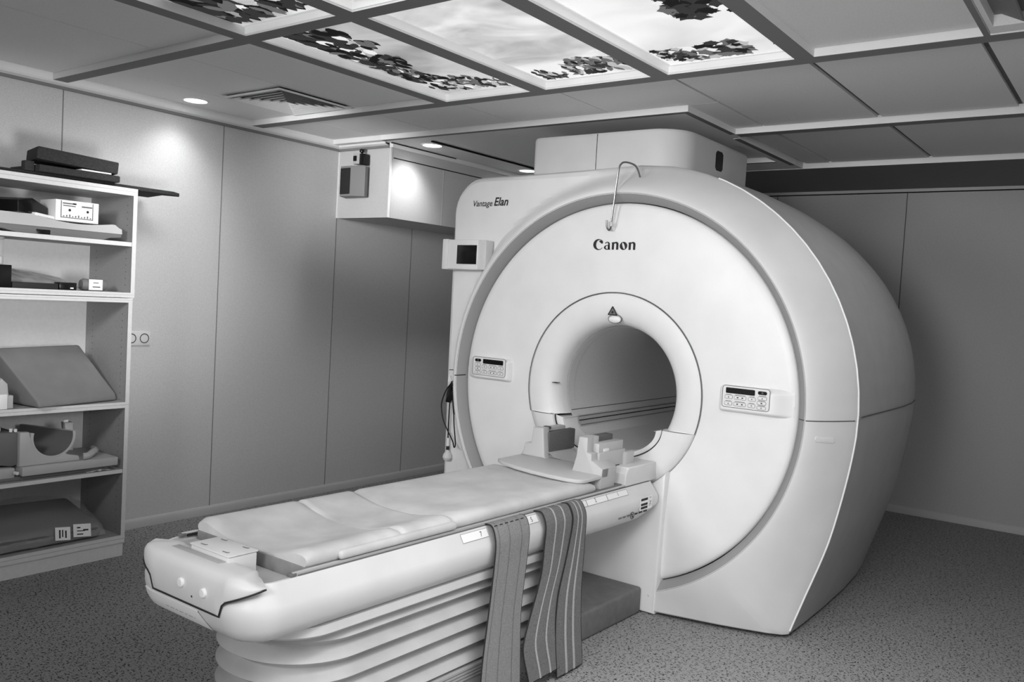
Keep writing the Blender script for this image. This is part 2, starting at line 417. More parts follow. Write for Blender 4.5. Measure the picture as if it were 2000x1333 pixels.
for k in range(6):
    s = MB(); x = 1.535 + k * .085
    s.prism([(x, ZP + .01), (x + .062, ZP - .022), (x + .066, ZP - .018), (x + .012, ZP + .01)], 'y', -1.35, -.385, M['beam']); link('louvre', s, t, flat=True)

def downlight(x, y, zb, label):
    t = thing('ceiling_downlight', label, 'downlight', (x, y, zb - .006), 'recessed round downlights')
    r = MB(); r.lathe([(.072, .0), (.070, -.006), (.060, -.007), (.056, -.002), (.056, .006)], (x, y, zb), 'z', M['lip'], 32); link('trim_ring', r, t)
    g = MB(); g.lathe([(.057, -.0035), (.03, -.005), (.001, -.0055)], (x, y, zb), 'z', M['lamp'], 32, cap1=True); link('lamp_face', g, t)
downlight(-2.165, -.79, ZP, 'round lit downlight in the ceiling beside the left wall and vent')
downlight(-1.69, .55, ZC, 'round lit downlight in front of the wall bulkhead')
downlight(-1.70, 1.58, ZC, 'round lit downlight half hidden behind the scanner top cover')

# ------------------------------------------------------------------ MRI scanner
scan = thing('scanner', 'white ring-shaped magnetic resonance scanner in the middle of the room', 'scanner', (0, .6, 0))
# boundary of the front cover: x, z, y(depth), side flag (1 right, 0 left)
OUT = [(0, 0, -.03), (.32, 0, -.03), (.46, 0, 0), (.58, 0, .027), (.68, 0, .057), (.78, 0, .09), (.83, 0, .118), (.852, .02, .135), (.872, .085, .138), (.912, .211, .145), (.983, .436, .15), (1.032, .676, .15), (1.053, .82, .15)]
for k in range(0, 18):
    a = radians(-4 + k * 5); OUT.append((1.062 * cos(a), CZ + 1.062 * sin(a), .15))
OUT += [(0.0, 2.020, .13), (-.25, 2.010, .11), (-.6, 2.0, .1), (-.80, 1.997, .1)]
for k in range(0, 10):
    a = radians(90 + k * 10); OUT.append((-.92 + .18 * cos(a), 1.815 + .18 * sin(a), .1))
OUT += [(-1.10, 1.5, .1), (-1.096, 1.0, .1), (-1.086, .4, .1), (-1.078, 0.0, .1), (-.7, 0, .08), (-.4, 0, 0), (-.32, 0, -.03)]
_i = OUT.index((.852, .02, .135)); _j = OUT.index((1.053, .82, .15))
_sm = catmull(catmull([Vector(p) for p in OUT[_i:_j + 2]]))
OUT = OUT[:_i] + [tuple(p) for p in _sm] + OUT[_j + 2:]
OUT = [(x, max(z, .016), y) for x, z, y in OUT]
angs = sorted(set([round(atan2(z - CZ, x) % (2 * pi), 5) for x, z, y in OUT] + [round(k * 2 * pi / 200, 5) for k in range(200)]))
def boundary(th):
    d = (cos(th), sin(th))
    for (x0, z0, y0), (x1, z1, y1) in zip(OUT, OUT[1:] + OUT[:1]):
        ex, ez = x1 - x0, z1 - z0
        det = d[0] * -ez + ex * d[1]
        if abs(det) < 1e-9: continue
        bx, bz = x0, z0 - CZ
        r = (bx * -ez + ex * bz) / det; u = (d[0] * bz - d[1] * bx) / det
        if r > 0 and -1e-4 <= u <= 1.0001: return r, lerp(y0, y1, u)
    return 1.0, .1
RI, YI = .912, -.03
def leftness(th):
    t = th % (2 * pi)
    return sstep(radians(72), radians(108), t) * (1 - sstep(radians(262), radians(276), t))
def front_y(th, r, rb, yb):
    t = max(0, min(1, (r - RI) / max(1e-6, rb - RI)))
    yr = YI + (yb - YI) * t ** 1.45
    yl = lerp(YI, yb, sstep(0, 1, min(1, (r - RI) / .125)) if rb > RI + .125 else t)
    w = leftness(th); return lerp(yr, yl, w)
def front_pt(th, r):
    rb, yb = boundary(th); return Vector((r * cos(th), front_y(th, r, rb, yb), CZ + r * sin(th)))
rows = []
B = [boundary(a) for a in angs]; W = [leftness(a) for a in angs]
inset = [lerp(.006, .035, w) for w in W]
ts = [0, .04, .1, .17, .25, .33, .42, .52, .62, .72, .82, .91, 1]
rows.append([Vector((.905 * cos(a), YI + .003, CZ + .905 * sin(a))) for a in angs])
for t in ts:
    row = []
    for a, (rb, yb), ins in zip(angs, B, inset):
        r = lerp(RI, rb - ins, t); row.append(Vector((r * cos(a), front_y(a, r, rb, yb), CZ + r * sin(a))))
    rows.append(row)
def side_row(y_fn, sc_fn):
    row = []
    for a, (rb, yb), w in zip(angs, B, W):
        x, z = rb * cos(a), rb * sin(a); s = sc_fn(w)
        row.append(Vector((x * s, y_fn(yb, w), CZ + (z * s if z > 0 else max(z, -CZ + .016)))))
    return row
nfront = len(rows)
rows.append(side_row(lambda yb, w: yb + lerp(.004, .012, w), lambda w: lerp(1, .989, w)))
rows.append(side_row(lambda yb, w: yb + lerp(.010, .035, w), lambda w: 1.0))
rows.append(side_row(lambda yb, w: .32, lambda w: 1.004)); rows.append(side_row(lambda yb, w: .6, lambda w: 1.004))
rows.append(side_row(lambda yb, w: .95, lambda w: .994)); rows.append(side_row(lambda yb, w: 1.25, lambda w: .972))
rows.append(side_row(lambda yb, w: 1.45, lambda w: .945)); rows.append(side_row(lambda yb, w: 1.52, lambda w: .91))
rows.append([Vector((.31 * cos(a), 1.53, CZ + .31 * sin(a))) for a in angs])
h = MB()
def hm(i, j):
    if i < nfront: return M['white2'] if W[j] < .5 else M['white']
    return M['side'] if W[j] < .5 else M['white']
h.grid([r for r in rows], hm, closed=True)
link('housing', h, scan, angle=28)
k_ = MB(); k_.prism([(-1.04, .16), (-.30, .06), (.36, .06), (.62, .09), (.80, .17), (.80, 1.40), (-1.02, 1.40)], 'z', 0, .03, M['dark']); link('toe_kick', k_, scan, flat=True)
# grey recess ring between disc and housing
g = MB()
g.grid([[(r * cos(2 * pi * k / 160), y, CZ + r * sin(2 * pi * k / 160)) for k in range(160)] for r, y in ((.909, -.0295), (.905, -.026), (.8725, .010), (.871, .05), (.85, .05))],
       lambda i, j: M['dark'] if i >= 3 else M['groove'], closed=True)  # floor of the gap coloured dark, deepening its shade
link('recess_ring', g, scan, angle=50)
# thin bright ridge on the recess ring
# front disc panel
d = MB()
d.grid([[(r * cos(2 * pi * k / 160), y, CZ + r * sin(2 * pi * k / 160)) for k in range(160)] for r, y in
        ((.4575, .03), (.4575, .004), (.460, 0), (.56, -.004), (.66, -.006), (.74, -.004), (.79, .0), (.830, .002), (.850, .006), (.861, .013), (.867, .024), (.8675, .05))], M['white'], closed=True)
link('front_panel', d, scan, angle=50)
# bore ring above the docking level
ZL = .82
def arcs(r, y, n=96):
    a0 = math.asin((ZL - CZ) / r); return [(r * cos(a0 + (pi - 2 * a0) * k / n), y, CZ + r * sin(a0 + (pi - 2 * a0) * k / n)) for k in range(n + 1)]
d = MB(); d.grid([arcs(r, y) for r, y in ((.4545, .03), (.4545, .004), (.452, .0), (.42, -.004), (.39, -.003), (.36, .004), (.335, .018), (.317, .04), (.307, .07), (.304, .11))], M['white'])
link('bore_ring', d, scan, angle=50)
d = MB(); d.tube([(x, -.0045, z) for x, y, z in arcs(.4562, 0)], .0019, M['seam'], 6); link('ring_seam', d, scan)
d = MB(); d.grid([[(r * cos(2 * pi * k / 96), y, CZ + r * sin(2 * pi * k / 96)) for k in range(96)] for r, y in ((.303, .105), (.299, .112), (.299, .8), (.299, 1.50))], M['bore'], closed=True, cap1=True)
link('bore_tube', d, scan, angle=50)
d = MB(); d.grid([[(r * cos(a), y, CZ + r * sin(a)) for a in [radians(110 + k * 2.2) for k in range(40)]] for r, y in ((.2985, .16), (.2965, .163), (.2985, .166))], M['deck']); link('bore_joint', d, scan)
for zz, xx, mt in ((.835, -.272, 'seam'),):
    d = MB(); d.tube([(xx, .11, zz), (xx, 1.49, zz)], .0022 if mt == 'seam' else .004, M[mt], 6); link('bore_line', d, scan)
# throat: docking scoop below the ledge
def tro(s, k=1.0, dz=0): return (.287 * k * cos(pi * s), ZL - .165 * sin(pi * s) * (2 - k) + dz)
def arc_low(r, s):
    a0 = math.asin((ZL - CZ) / r); a1 = -pi - a0; t = a0 + (a1 - a0) * s; return (r * cos(t), CZ + r * sin(t))
ss = [k / 60 for k in range(61)]
def mix2(p, q, t): return (lerp(p[0], q[0], t), lerp(p[1], q[1], t))
sr = []
for t, y in ((0, .03), (0, -.002), (.03, -.010), (.3, -.026), (.8, -.030), (.97, -.026), (1, -.018), (1.0, .0)):
    sr.append([(lambda p: (p[0], y, p[1]))(mix2(arc_low(.4545, s), tro(s), t)) for s in ss])
d = MB(); d.grid(sr, M['white'])
d.quad([(.433, -.002, ZL), (.287, -.02, ZL), (.287, .1, ZL), (.433, .03, ZL)], M['white']); d.quad([(-.433, -.002, ZL), (-.287, -.02, ZL), (-.287, .1, ZL), (-.433, .03, ZL)], M['white'])
link('docking_scoop', d, scan, angle=45)
d = MB(); d.tube([(tro(s)[0] * .992, -.012, tro(s)[1] + .002) for s in ss], .003, M['ink'], 6); link('scoop_seam', d, scan)
def tr2(s): # bed channel inside the bore
    return (.243 * cos(pi * s), ZL - .012 - .128 * sin(pi * s))
d = MB()
d.grid([[(p[0], y, p[1]) for p in [mix2(tro(s), tr2(s), t) for s in ss]] for t, y in ((0, -.006), (.2, -.006), (.9, .0), (1, .010), (1, .14))], M['white'])
d.grid([[(p[0] * .97, y, p[1] - .004) for p in [tr2(s) for s in ss]] for y in (.12, .6, 1.48)], M['bore'])
d.quad([(-.262, .10, ZL - .006), (-.30, .10, ZL - .006), (-.30, 1.48, ZL - .006), (-.262, 1.48, ZL - .006)], M['bore'])
for sg in (1, -1): d.quad([(sg * .235, -.004, ZL - .012), (sg * .31, .0, ZL - .012), (sg * .31, .13, ZL - .012), (sg * .235, .13, ZL - .012)], M['white'])
d.quad([(-.235, .13, ZL - .012), (-.31, .13, ZL - .012), (-.31, 1.48, ZL - .012), (-.235, 1.48, ZL - .012)], M['bore'])
link('bed_channel', d, scan, angle=40)
for s_, r_, mt in ((.955, .0022, 'dark'), (.90, .0013, 'seam')):
    d = MB(); q = tr2(s_); d.tube([(q[0] * .97 + .002, .125, q[1] - .003), (q[0] * .97 + .002, 1.47, q[1] - .003)], r_, M[mt], 6); link('bore_line', d, scan)
d = MB(); d.box(-.15, .15, .0, 1.47, .60, .668, M['bore'], .004); link('bed_rail', d, scan)
# pedestal below the ring
po = [(.31, .004), (.318, .3), (.327, .642)]
a0 = -math.acos(.327 / .458)
for k in range(1, 24):
    a = a0 + (-pi - 2 * a0) * k / 24; po.append((.458 * cos(a), CZ + .458 * sin(a)))
po += [(-.327, .642), (-.318, .3), (-.31, .004)]
d = MB(); d.prism(po, 'y', -.038, .05, M['white'], .012, 3); link('pedestal', d, scan, angle=40)
d = MB(); d.lathe([(.006, 0), (.0045, -.002), (.0008, -.0025)], (.283, -.038, .085), 'y', M['white2'], 16, cap1=True); link('screw', d, scan)
# bright edge trim + seams on the housing
P = []
for a in [radians(-47.2 + k * 1.6) for k in range(73)]:
    rb, yb = boundary(a)
    if CZ + rb * sin(a) < .012: continue
    P.append((rb * cos(a), yb + .002, CZ + rb * sin(a)))
d = MB(); d.tube(P, .0036, M['trimw'], 8); link('edge_trim', d, scan)
def ray_z(z, r): return math.asin((z - CZ) / r)
d = MB(); d.tube([front_pt(ray_z(.945 + .004 * k / 10, .9 + .158 * k / 10), .912 + .142 * k / 10) + Vector((0, -.0005, 0)) for k in range(11)], .0024, M['seam'], 6)
d.tube([(.905, -.026, .945), (.874, .010, .944)], .0024, M['seam'], 6); link('cover_seam', d, scan)
d = MB(); d.tube([(1.067, .18, .962), (1.068, .32, .962), (1.067, .6, .96), (1.057, .95, .955), (1.033, 1.25, .95), (1.006, 1.44, .95)], .0022, M['seam'], 6); link('cover_seam', d, scan)
d = MB(); d.tube([(-1.064, .0985, .958), (-1.04, .0985, .960), (-1.0, .075, .962), (-.97, .03, .958)], .0024, M['seam'], 6); link('cover_seam', d, scan)
d = MB(); d.tube([(-.915, -.031, .948), (-.905, -.026, .948), (-.874, .010, .953)], .0028, M['ink'], 6); link('cover_seam', d, scan)
# embossed badge on the right wing
d = MB(); o = [(cos(t) * .011 + (.03 if cos(t) > 0 else -.03), sin(t) * .011) for t in [2 * pi * k / 20 for k in range(20)]]
thb = atan2(.872 - CZ, .975)
bp = front_pt(thb, .979); bt = (front_pt(thb, 1.005) - front_pt(thb, .955)).normalized(); bn = Vector((bt.y, -bt.x, 0))
d.grid([[bp + bt * a * k + Vector((0, 0, b * k)) - Vector((-bn.x, -bn.y, 0)) * e for a, b in o] for k, e in ((1.1, -.002), (1.06, .0012), (.98, .0018), (.01, .0018))], M['white2'], closed=True); link('badge', d, scan)

# lettering helpers -------------------------------------------------
def ell(cx, cy, rx, ry, t, rot=0):
    x, y = rx * cos(t), ry * sin(t); return (cx + x * cos(rot) - y * sin(rot), cy + x * sin(rot) + y * cos(rot))
def strip2(mb, A, Bp, fn, mt, closed=False):
    mb.grid([[fn(*p) for p in A], [fn(*p) for p in Bp]], mt, closed=closed)
def wordmark(mb, fn, mt):
    N = 40
    x = 0
    # C: tall crescent with a sharp beak
    T = [radians(38 + (322 - 38) * k / N) for k in range(N + 1)]
    strip2(mb, [ell(.62, .60, .62, .66, t) for t in T], [ell(.74, .60, .40, .56, t) for t in T], fn, mt)
    mb.quad([fn(*p) for p in ((1.12, 1.02), (1.14, .74), (.98, .70), (.66, .98), (.80, 1.12))][::-1], mt)
    # a
    x = 1.28; T = [2 * pi * k / N for k in range(N)]
    strip2(mb, [ell(x + .33, .26, .33, .27, t) for t in T], [ell(x + .38, .27, .17, .19, t, .3) for t in T], fn, mt, True)
    mb.quad([fn(x + .46, .0), fn(x + .70, .0), fn(x + .66, .70), fn(x + .44, .62)], mt)
    T = [radians(10 + 150 * k / N) for k in range(N + 1)]
    strip2(mb, [ell(x + .38, .62, .30, .32, t) for t in T], [ell(x + .34, .62, .14, .22, t) for t in T], fn, mt)
    mb.quad([fn(x + .66, .1), fn(x + .82, 0), fn(x + .70, 0)], mt)
    def n(x):
        mb.quad([fn(x, 0), fn(x + .25, 0), fn(x + .25, .92), fn(x - .06, .84), fn(x, .74)], mt)
        mb.quad([fn(x + .50, 0), fn(x + .75, 0), fn(x + .75, .66), fn(x + .50, .66)], mt)
        T = [radians(0 + 150 * k / N) for k in range(N + 1)]
        strip2(mb, [ell(x + .47, .64, .28, .30, t) for t in T], [ell(x + .40, .60, .10, .17, t) for t in T], fn, mt)
    n(2.20)
    x = 3.10; T = [2 * pi * k / N for k in range(N)]
    strip2(mb, [ell(x + .43, .46, .43, .48, t) for t in T], [ell(x + .43, .46, .12, .40, t, .32) for t in T], fn, mt, True)
    n(4.12)
    return 4.87
L = MB(); k = .222 / 4.87
wordmark(L, lambda u, v: (-.132 + u * k, -.0072, 1.612 + v * .0385), M['ink']); link('lettering', L, scan, flat=True)
def text_mesh(body, size, shear, to_world, mt, name, parent, bold=0):
    cu = bpy.data.curves.new('t', 'FONT'); cu.body = body; cu.size = size; cu.shear = shear; cu.offset = bold; cu.resolution_u = 3
    ob = bpy.data.objects.new('t', cu); COL.objects.link(ob)
    dg = bpy.context.evaluated_depsgraph_get(); me = ob.evaluated_get(dg).to_mesh()
    mb = MB(); b = mb.add([to_world(v.co.x, v.co.y) for v in me.vertices])
    for p in me.polygons: mb.face([b + i for i in p.vertices], mt)
    w = max(v.co.x for v in me.vertices) if len(me.vertices) else 0
    ob.evaluated_get(dg).to_mesh_clear(); bpy.data.objects.remove(ob); bpy.data.curves.remove(cu)
    if name: return link(name, mb, parent, flat=True), w
    return mb, w
text_mesh('Vantage', .044, .25, lambda u, v: (-.963 + u * .95, .0985, 1.840 + v), M['ink'], 'lettering', scan, .0004)
text_mesh('Elan', .060, .25, lambda u, v: (-.820 + u * .95, .0985, 1.842 + v), M['ink'], 'lettering', scan, .0012)

# hazard triangle + laser lens
d = MB(); y = -.0055
d.quad([(-.03, y, 1.314), (.016, y, 1.314), (-.008, y, 1.352)], M['ink2']); y = -.0062
for a, b2 in (((-.03, 1.314), (.016, 1.314)), ((.016, 1.314), (-.008, 1.352)), ((-.008, 1.352), (-.03, 1.314))): d.tube([(a[0], y, a[1]), (b2[0], y, b2[1])], .0022, M['ink'], 6)
d.lathe([(.006, 0), (.001, -.001)], (-.0075, y, 1.326), 'y', M['ink'], 12, cap1=True); link('warning_triangle', d, scan)
d = MB(); d.lathe([(.034, .004), (.030, -.004), (.018, -.009), (.001, -.011)], (0, 0, 0), 'y', M['label'], 24, cap1=True)
d.v = [(x + .002, y * 1.0 + .004 + (.0 if z > 0 else -z * .1), z * .55 + 1.293) for x, y, z in d.v]; link('laser_window', d, scan)
d = MB(); d.lathe([(.036, .004), (.036, -.001), (.033, -.002)], (0, 0, 0), 'y', M['ink2'], 24); d.v = [(x + .002, y + .003, z * .6 + 1.296) for x, y, z in d.v]; link('laser_window_rim', d, scan)
d = MB(); d.box(-.325, -.295, .002, .03, .968, .9705, M['ink']); link('alignment_mark', d, scan)
d = MB(); d.box(-.322, -.30, -.012, .01, .812, .820, M['seam'], .003); link('latch', d, scan)

# control panels
def control(x0, x1, z0, z1, fx0, fx1, fz0, fz1, mirror):
    """pod from the disc edge (x outer) to its inner end; face rectangle fx, fz"""
    c = MB(); nx, nz = 44, 26; rows = []
    for i in range(nx + 1):
        u = i / nx; row = []
        for j in range(nz + 1):
            v = j / nz; x = lerp(x0, x1, u); zc = (z0 + z1) / 2; hh = (z1 - z0) / 2
            xi = u if not mirror else 1 - u           # 0 at the inner end
            zz = zc + (v * 2 - 1) * hh * (1 + .0 * xi)
            di = sstep(0, .035, xi * abs(x1 - x0)); de = sstep(0, .30, 1 - xi); dv = sstep(0, .022, v * (z1 - z0)) * sstep(0, .034, (1 - v) * (z1 - z0))
            rc = di * dv
            y = -.046 * rc * lerp(.05, 1, de) + .010
            r = hypot(x, zz - CZ)
            if r > .855:
                s = .855 / r; x *= s; zz = CZ + (zz - CZ) * s
            row.append((x, y, zz))
        rows.append(row)
    c.grid(rows, M['white'])
    pod = link('control_panel', c, scan, angle=60)
    Y = -.0365
    def rr(mb, a0, a1, b0, b1, rad, y, mt, n=5):
        o = []
        for cx, cz, t0 in ((a1 - rad, b1 - rad, 0), (a0 + rad, b1 - rad, 90), (a0 + rad, b0 + rad, 180), (a1 - rad, b0 + rad, 270)):
            for k in range(n + 1):
                t = radians(t0 + 90 * k / n); o.append((cx + rad * cos(t), y, cz + rad * sin(t)))
        mb.quad(o, mt); return o
    W_, H_ = fx1 - fx0, fz1 - fz0
    X = lambda u: lerp(fx0, fx1, u if not mirror else 1 - u)
    Z = lambda v: lerp(fz1, fz0, v)
    def U(u0, u1): a, b2 = X(u0), X(u1); return min(a, b2), max(a, b2)
    fp = MB(); o = rr(fp, fx0, fx1, fz0, fz1, .012, Y, M['key']); fp.tube([(p[0], p[1], p[2]) for p in o], .0012, M['seam'], 6, closed=True); link('face_plate', fp, pod, flat=True)
    dp = MB(); a, b2 = U(.07, .69); rr(dp, a, b2, Z(.35), Z(.09), .004, Y - .001, M['black']); link('display', dp, pod, flat=True)
    sb = MB(); a, b2 = U(.75, .94); rr(sb, a, b2, Z(.27), Z(.11), .007, Y - .001, M['black']); sb.lathe([(.004, 0), (.0005, -.0006)], ((a + b2) / 2, Y - .0013, Z(.19)), 'y', M['seam'], 12, cap1=True); link('stop_button', sb, pod, flat=True)
    cells = [(.06, .22, .44, .60), (.26, .51, .44, .60), (.56, .71, .44, .60), (.06, .22, .74, .90), (.26, .51, .74, .90), (.56, .71, .74, .90), (.76, .94, .36, .50), (.75, .93, .58, .72), (.75, .93, .80, .94)]
    for i, (u0, u1, v0, v1) in enumerate(cells):
        bt = MB(); a, b2 = U(u0, u1); o = rr(bt, a, b2, Z(v1), Z(v0), .004, Y - .0016, M['key'])
        bt.tube(o, .0007, M['ink2'], 5, closed=True)
        w = (b2 - a); cx = (a + b2) / 2; cz = (Z(v0) + Z(v1)) / 2
        glyphs = [(-.2, .2)] if i in (1, 4) else [(0, 0)]
        for g in (glyphs[0] if i in (1, 4) else (0,)):
            q = cx + g * w
            if i % 3 == 0: bt.quad([(q - .003, Y - .0024, cz - .003), (q + .003, Y - .0024, cz - .003), (q, Y - .0024, cz + .003)], M['ink'])
            elif i % 3 == 1: bt.box(q - .0035, q + .0035, Y - .0024, Y - .0022, cz - .0022, cz + .0022, M['ink'])
            else: bt.lathe([(.003, 0), (.0015, -.0002)], (q, Y - .0024, cz), 'y', M['ink'], 8)
        bt.box(a + .004, b2 - .004, Y - .0012, Y - .001, Z(v0) + .0025, Z(v0) + .0042, M['ink2'])
        link('button', bt, pod, flat=True)
control(.525, .862, .93, 1.066, .562, .764, .962, 1.052, False)
control(-.86, -.548, .935, 1.072, -.79, -.582, .967, 1.058, True)

# cryostat cover on top
bx0, bx1, by0, by1, bz0, bz1 = -.735, .128, .30, 1.14, 1.9, 2.222
o = []
for cx, cy, rad, t0 in ((bx1 - .17, by0 + .17, .17, -90), (bx1 - .03, by1 - .03, .03, 0), (bx0 + .03, by1 - .03, .03, 90), (bx0 + .035, by0 + .035, .035, 180)):
    for k in range(11): t = radians(t0 + 9 * k); o.append((cx + rad * cos(t), cy + rad * sin(t)))
mx, my = (bx0 + bx1) / 2, (by0 + by1) / 2
d = MB(); d.grid([[(mx + (x - mx) * s, my + (y - my) * s, z) for x, y in o] for s, z in ((1, bz0), (1, bz1 - .018), (.996, bz1 - .008), (.985, bz1 - .001), (.97, bz1))], M['white2'], closed=True, cap1=True)
top = link('top_cover', d, scan, angle=40)
d = MB(); d.box(-.3365, -.3335, by0 - .0012, by0 + .01, 2.0, bz1 - .006, M['ink']); link('cover_seam', d, top, flat=True)
d = MB(); d.prism([(y, z) for y, z in [(.785 + .022 * sx - .012 * (1 - abs(cx_)) * 0 + 0, 0) for sx, cx_ in ()]] or [(.706, 2.092), (.722, 2.078), (.780, 2.078), (.796, 2.092), (.796, 2.165), (.780, 2.178), (.722, 2.178), (.706, 2.165)], 'x', .120, .1295, M['black']); link('hand_slot', d, top, flat=True)

# monitor on the left plate
d = MB(); d.box(-1.075, -.845, .02, .098, 1.502, 1.658, M['white'], .006); mon = link('monitor', d, scan)
d = MB(); d.box(-1.083, -1.045, .012, .098, 1.500, 1.660, M['white'], .004); link('bracket', d, mon)
d = MB(); d.box(-.85, -.80, .03, .09, 1.503, 1.656, M['white2'], .004); link('bracket', d, mon)
d = MB(); d.box(-.984, -.852, .0165, .03, 1.530, 1.629, M['black'], .001); link('screen', d, mon)

# ------------------------------------------------------------------ wire hook, call bulb
d = MB(); d.tube([(.072, .028, 1.945), (.075, .0, 1.972), (.066, -.02, 1.992), (.03, -.036, 2.003), (.012, -.046, 1.993), (.004, -.05, 1.96), (-.01, -.046, 1.84), (-.022, -.04, 1.74), (-.026, -.036, 1.712), (-.034, -.034, 1.699), (-.045, -.034, 1.706), (-.050, -.034, 1.722), (-.053, -.034, 1.745)], .0042, M['chrome'], 8, smooth=2)
d.lathe([(.008, .0), (.008, .02)], (-.0245, -.039, 1.715), 'z', M['rail'], 10, cap0=True, cap1=True)
single('wire_hook', d, 'bent steel wire hook hanging over the scanner rim above its lettering', 'hook')
t = thing('call_bulb', 'patient call bulb on black cable looped over a hook beside the scanner', 'call bulb', (-1.03, .06, .48))
d = MB(); d.tube([(-.936, .02, .946), (-.975, .055, .949), (-.997, .065, .912), (-1.017, .07, .895), (-1.058, .075, .849), (-1.082, .075, .794), (-1.086, .075, .751), (-1.071, .075, .69), (-1.044, .078, .641), (-.991, .070, .581), (-.957, .045, .554), (-.940, .035, .579), (-.952, .03, .675), (-.972, .045, .755), (-.985, .06, .795)], .0035, M['cable'], 8, smooth=2)
d.tube([(-1.033, .08, .80), (-1.034, .08, .716), (-1.033, .08, .601), (-1.031, .08, .58)], .0035, M['cable'], 8, smooth=1); link('cable', d, t)
d = MB()
for k in range(5):
    j = (k - 2) * .006
    d.tube([(-1.003 + j, .082, .898), (-1.023 + j, .076 - j, .884), (-1.034 + j, .074, .846), (-1.044 + j * .6, .074, .790), (-1.034 + j, .074 + j * .5, .80), (-1.014 + j, .076, .854), (-.999 + j, .078, .891)], .0042, M['cable'], 6, smooth=2)
    d.tube([(-1.003 + j, .08, .896), (-.984 + j * .7, .068, .851), (-.977 + j * .5, .06, .795), (-.976 + j * .3, .056, .728), (-.986 + j * .5, .06, .774), (-.994 + j, .068, .85)], .0036, M['cable'], 6, smooth=2)
link('cable_bundle', d, t)
d = MB(); d.tube([(-1.031, .08, .590), (-1.031, .08, .545)], .0065, M['label'], 10); link('connector', d, t)
d = MB(); d.tube([(-1.031, .08, .546), (-1.031, .08, .526)], .009, M['ink'], 10); link('coupling', d, t)
d = MB(); d.lathe([(.005, .06), (.010, .052), (.022, .035), (.025, .018), (.018, .004), (.001, 0)], (-1.030, .078, .466), 'z', M['white2'], 20, cap0=True); link('bulb', d, t)
d = MB(); d.prism([(-1.042, .90), (-1.034, .93), (-1.026, .90), (-1.018, .875), (-1.004, .868), (-1.0, .885), (-1.012, .905)], 'y', .068, .099, M['trimw'], .003); single('cable_hook', d, 'white plastic hook on the left scanner plate holding the call bulb cable', 'hook')

# ------------------------------------------------------------------ patient table
tab = thing('patient_table', 'white patient table on pleated bellows, docked at the scanner bore', 'patient table', (0, -1.15, 0))
def outline(hw, yfoot, yhead, rad, n=14, rh=.012, far=.07):
    """plan outline, open at nothing: near head -> near foot -> far foot -> far head"""
    p = []
    p.append((hw - rh, yhead)); p.append((hw, yhead - rh))
    for k in range(1, 17): p.append((hw, lerp(yhead - rh, yfoot + rad, k / 17)))
    for k in range(n + 1): t = radians(0 - 90 * k / n); p.append((hw - rad + rad * cos(t), yfoot + rad + rad * sin(t)))
    for k in range(n + 1): t = radians(-90 - 90 * k / n); p.append((-hw + (rad + far) * (1 + cos(t)), yfoot + (rad + far) * (1 + sin(t))))
    for k in range(1, 17): p.append((-hw, lerp(yfoot + rad + far, yhead - rh, k / 17)))
    p.append((-hw, yhead - rh)); p.append((-hw + rh, yhead))
    return p
def ring_at(hw, yfoot, yhead, rad, d, z, zf=None, far=.07):
    out = outline(hw - d, yfoot + d, yhead - (d * .3), max(.02, rad - d), far=far)
    return [(x, y, zf(y, z) if zf else z) for x, y in out]
def head_lift(y, z):  # lower corner of the head end is rounded
    t = sstep(-.20, -.05, y); return z if z > .52 else lerp(z, max(z, .50), t * t)
HW, YFT, YHD, RAD = .300, -2.150, -.052, .115
d = MB()
prof = [(.046, .572), (.044, .600), (.036, .600), (.004, .548), (0, .535), (.001, .515), (.008, .485), (.022, .462), (.042, .448), (.075, .440)]
rows = [ring_at(HW, YFT, YHD, RAD, a, z, head_lift) for a, z in prof]
d.grid(rows, M['table'], closed=True, cap0=True, cap1=True); cover = link('table_cover', d, tab, angle=38)
# under-frame inset below the cover
d = MB(); d.grid([ring_at(HW, -2.05, -.69, .20, a, z) for a, z in ((.06, .445), (.036, .442), (.036, .416), (.048, .407), (.09, .404))], M['white2'], closed=True, cap1=True); link('under_frame', d, tab, angle=38)
# bellows
d = MB(); prof = [(.085, .406)]
zt = [.375, .315, .255, .195, .135]
for i, z in enumerate(zt):
    prof += [(.062, z + .008), (.057, z), (.062, z - .004), (.095, z - .022), (.097, z - .028)]
    if i < len(zt) - 1: prof += [(.076, z - .045)]
prof.append((.1, .10))
d.grid([ring_at(HW, -2.03, -.70, .29, a, z, None, 0) for a, z in prof], M['bellows'], closed=True); link('bellows', d, tab, angle=60)
d = MB(); prof = [(.095, .125)]
for k in range(4): prof += [(.055, .118 - k * .011), (.055, .111 - k * .011), (.066, .1105 - k * .011), (.066, .1075 - k * .011)]
prof += [(.06, .074), (.06, .0)]
d.grid([ring_at(HW, -2.03, -.70, .24, a, z, None, 0) for a, z in prof], lambda i, j: M['dark'] if 1 < i < 17 and i % 4 == 3 else M['deck'], closed=True, cap1=True); link('base_frame', d, tab, angle=30)
d = MB(); d.box(-.24, .24, -.70, -.042, 0, .118, M['basegrey'], .014, 3); d.box(.19, .244, -.698, -.66, 0, .10, M['deck'], .004); link('base_plate', d, tab)
# tabletop board, rails
d = MB(); d.box(-.245, .245, -1.94, -.10, .573, .612, M['board'], .003); link('tabletop', d, tab)
d = MB(); d.box(-.25, .25, -2.04, -1.94, .566, .5735, M['deck'], .002); link('foot_deck', d, tab)
for sgn in (1, -1):
    d = MB(); d.box(sgn * .250, sgn * .259, -1.985, -.10, .6005, .611, M['rail'], .002); d.box(sgn * .2455, sgn * .2505, -1.97, -.10, .598, .606, M['ink']); d.box(sgn * .2595, sgn * .263, -1.97, -.08, .6005, .603, M['ink2'])
    d.box(sgn * .243, sgn * .262, -1.995, -1.975, .600, .609, M['ink2'], .002)
    link('side_rail', d, tab)
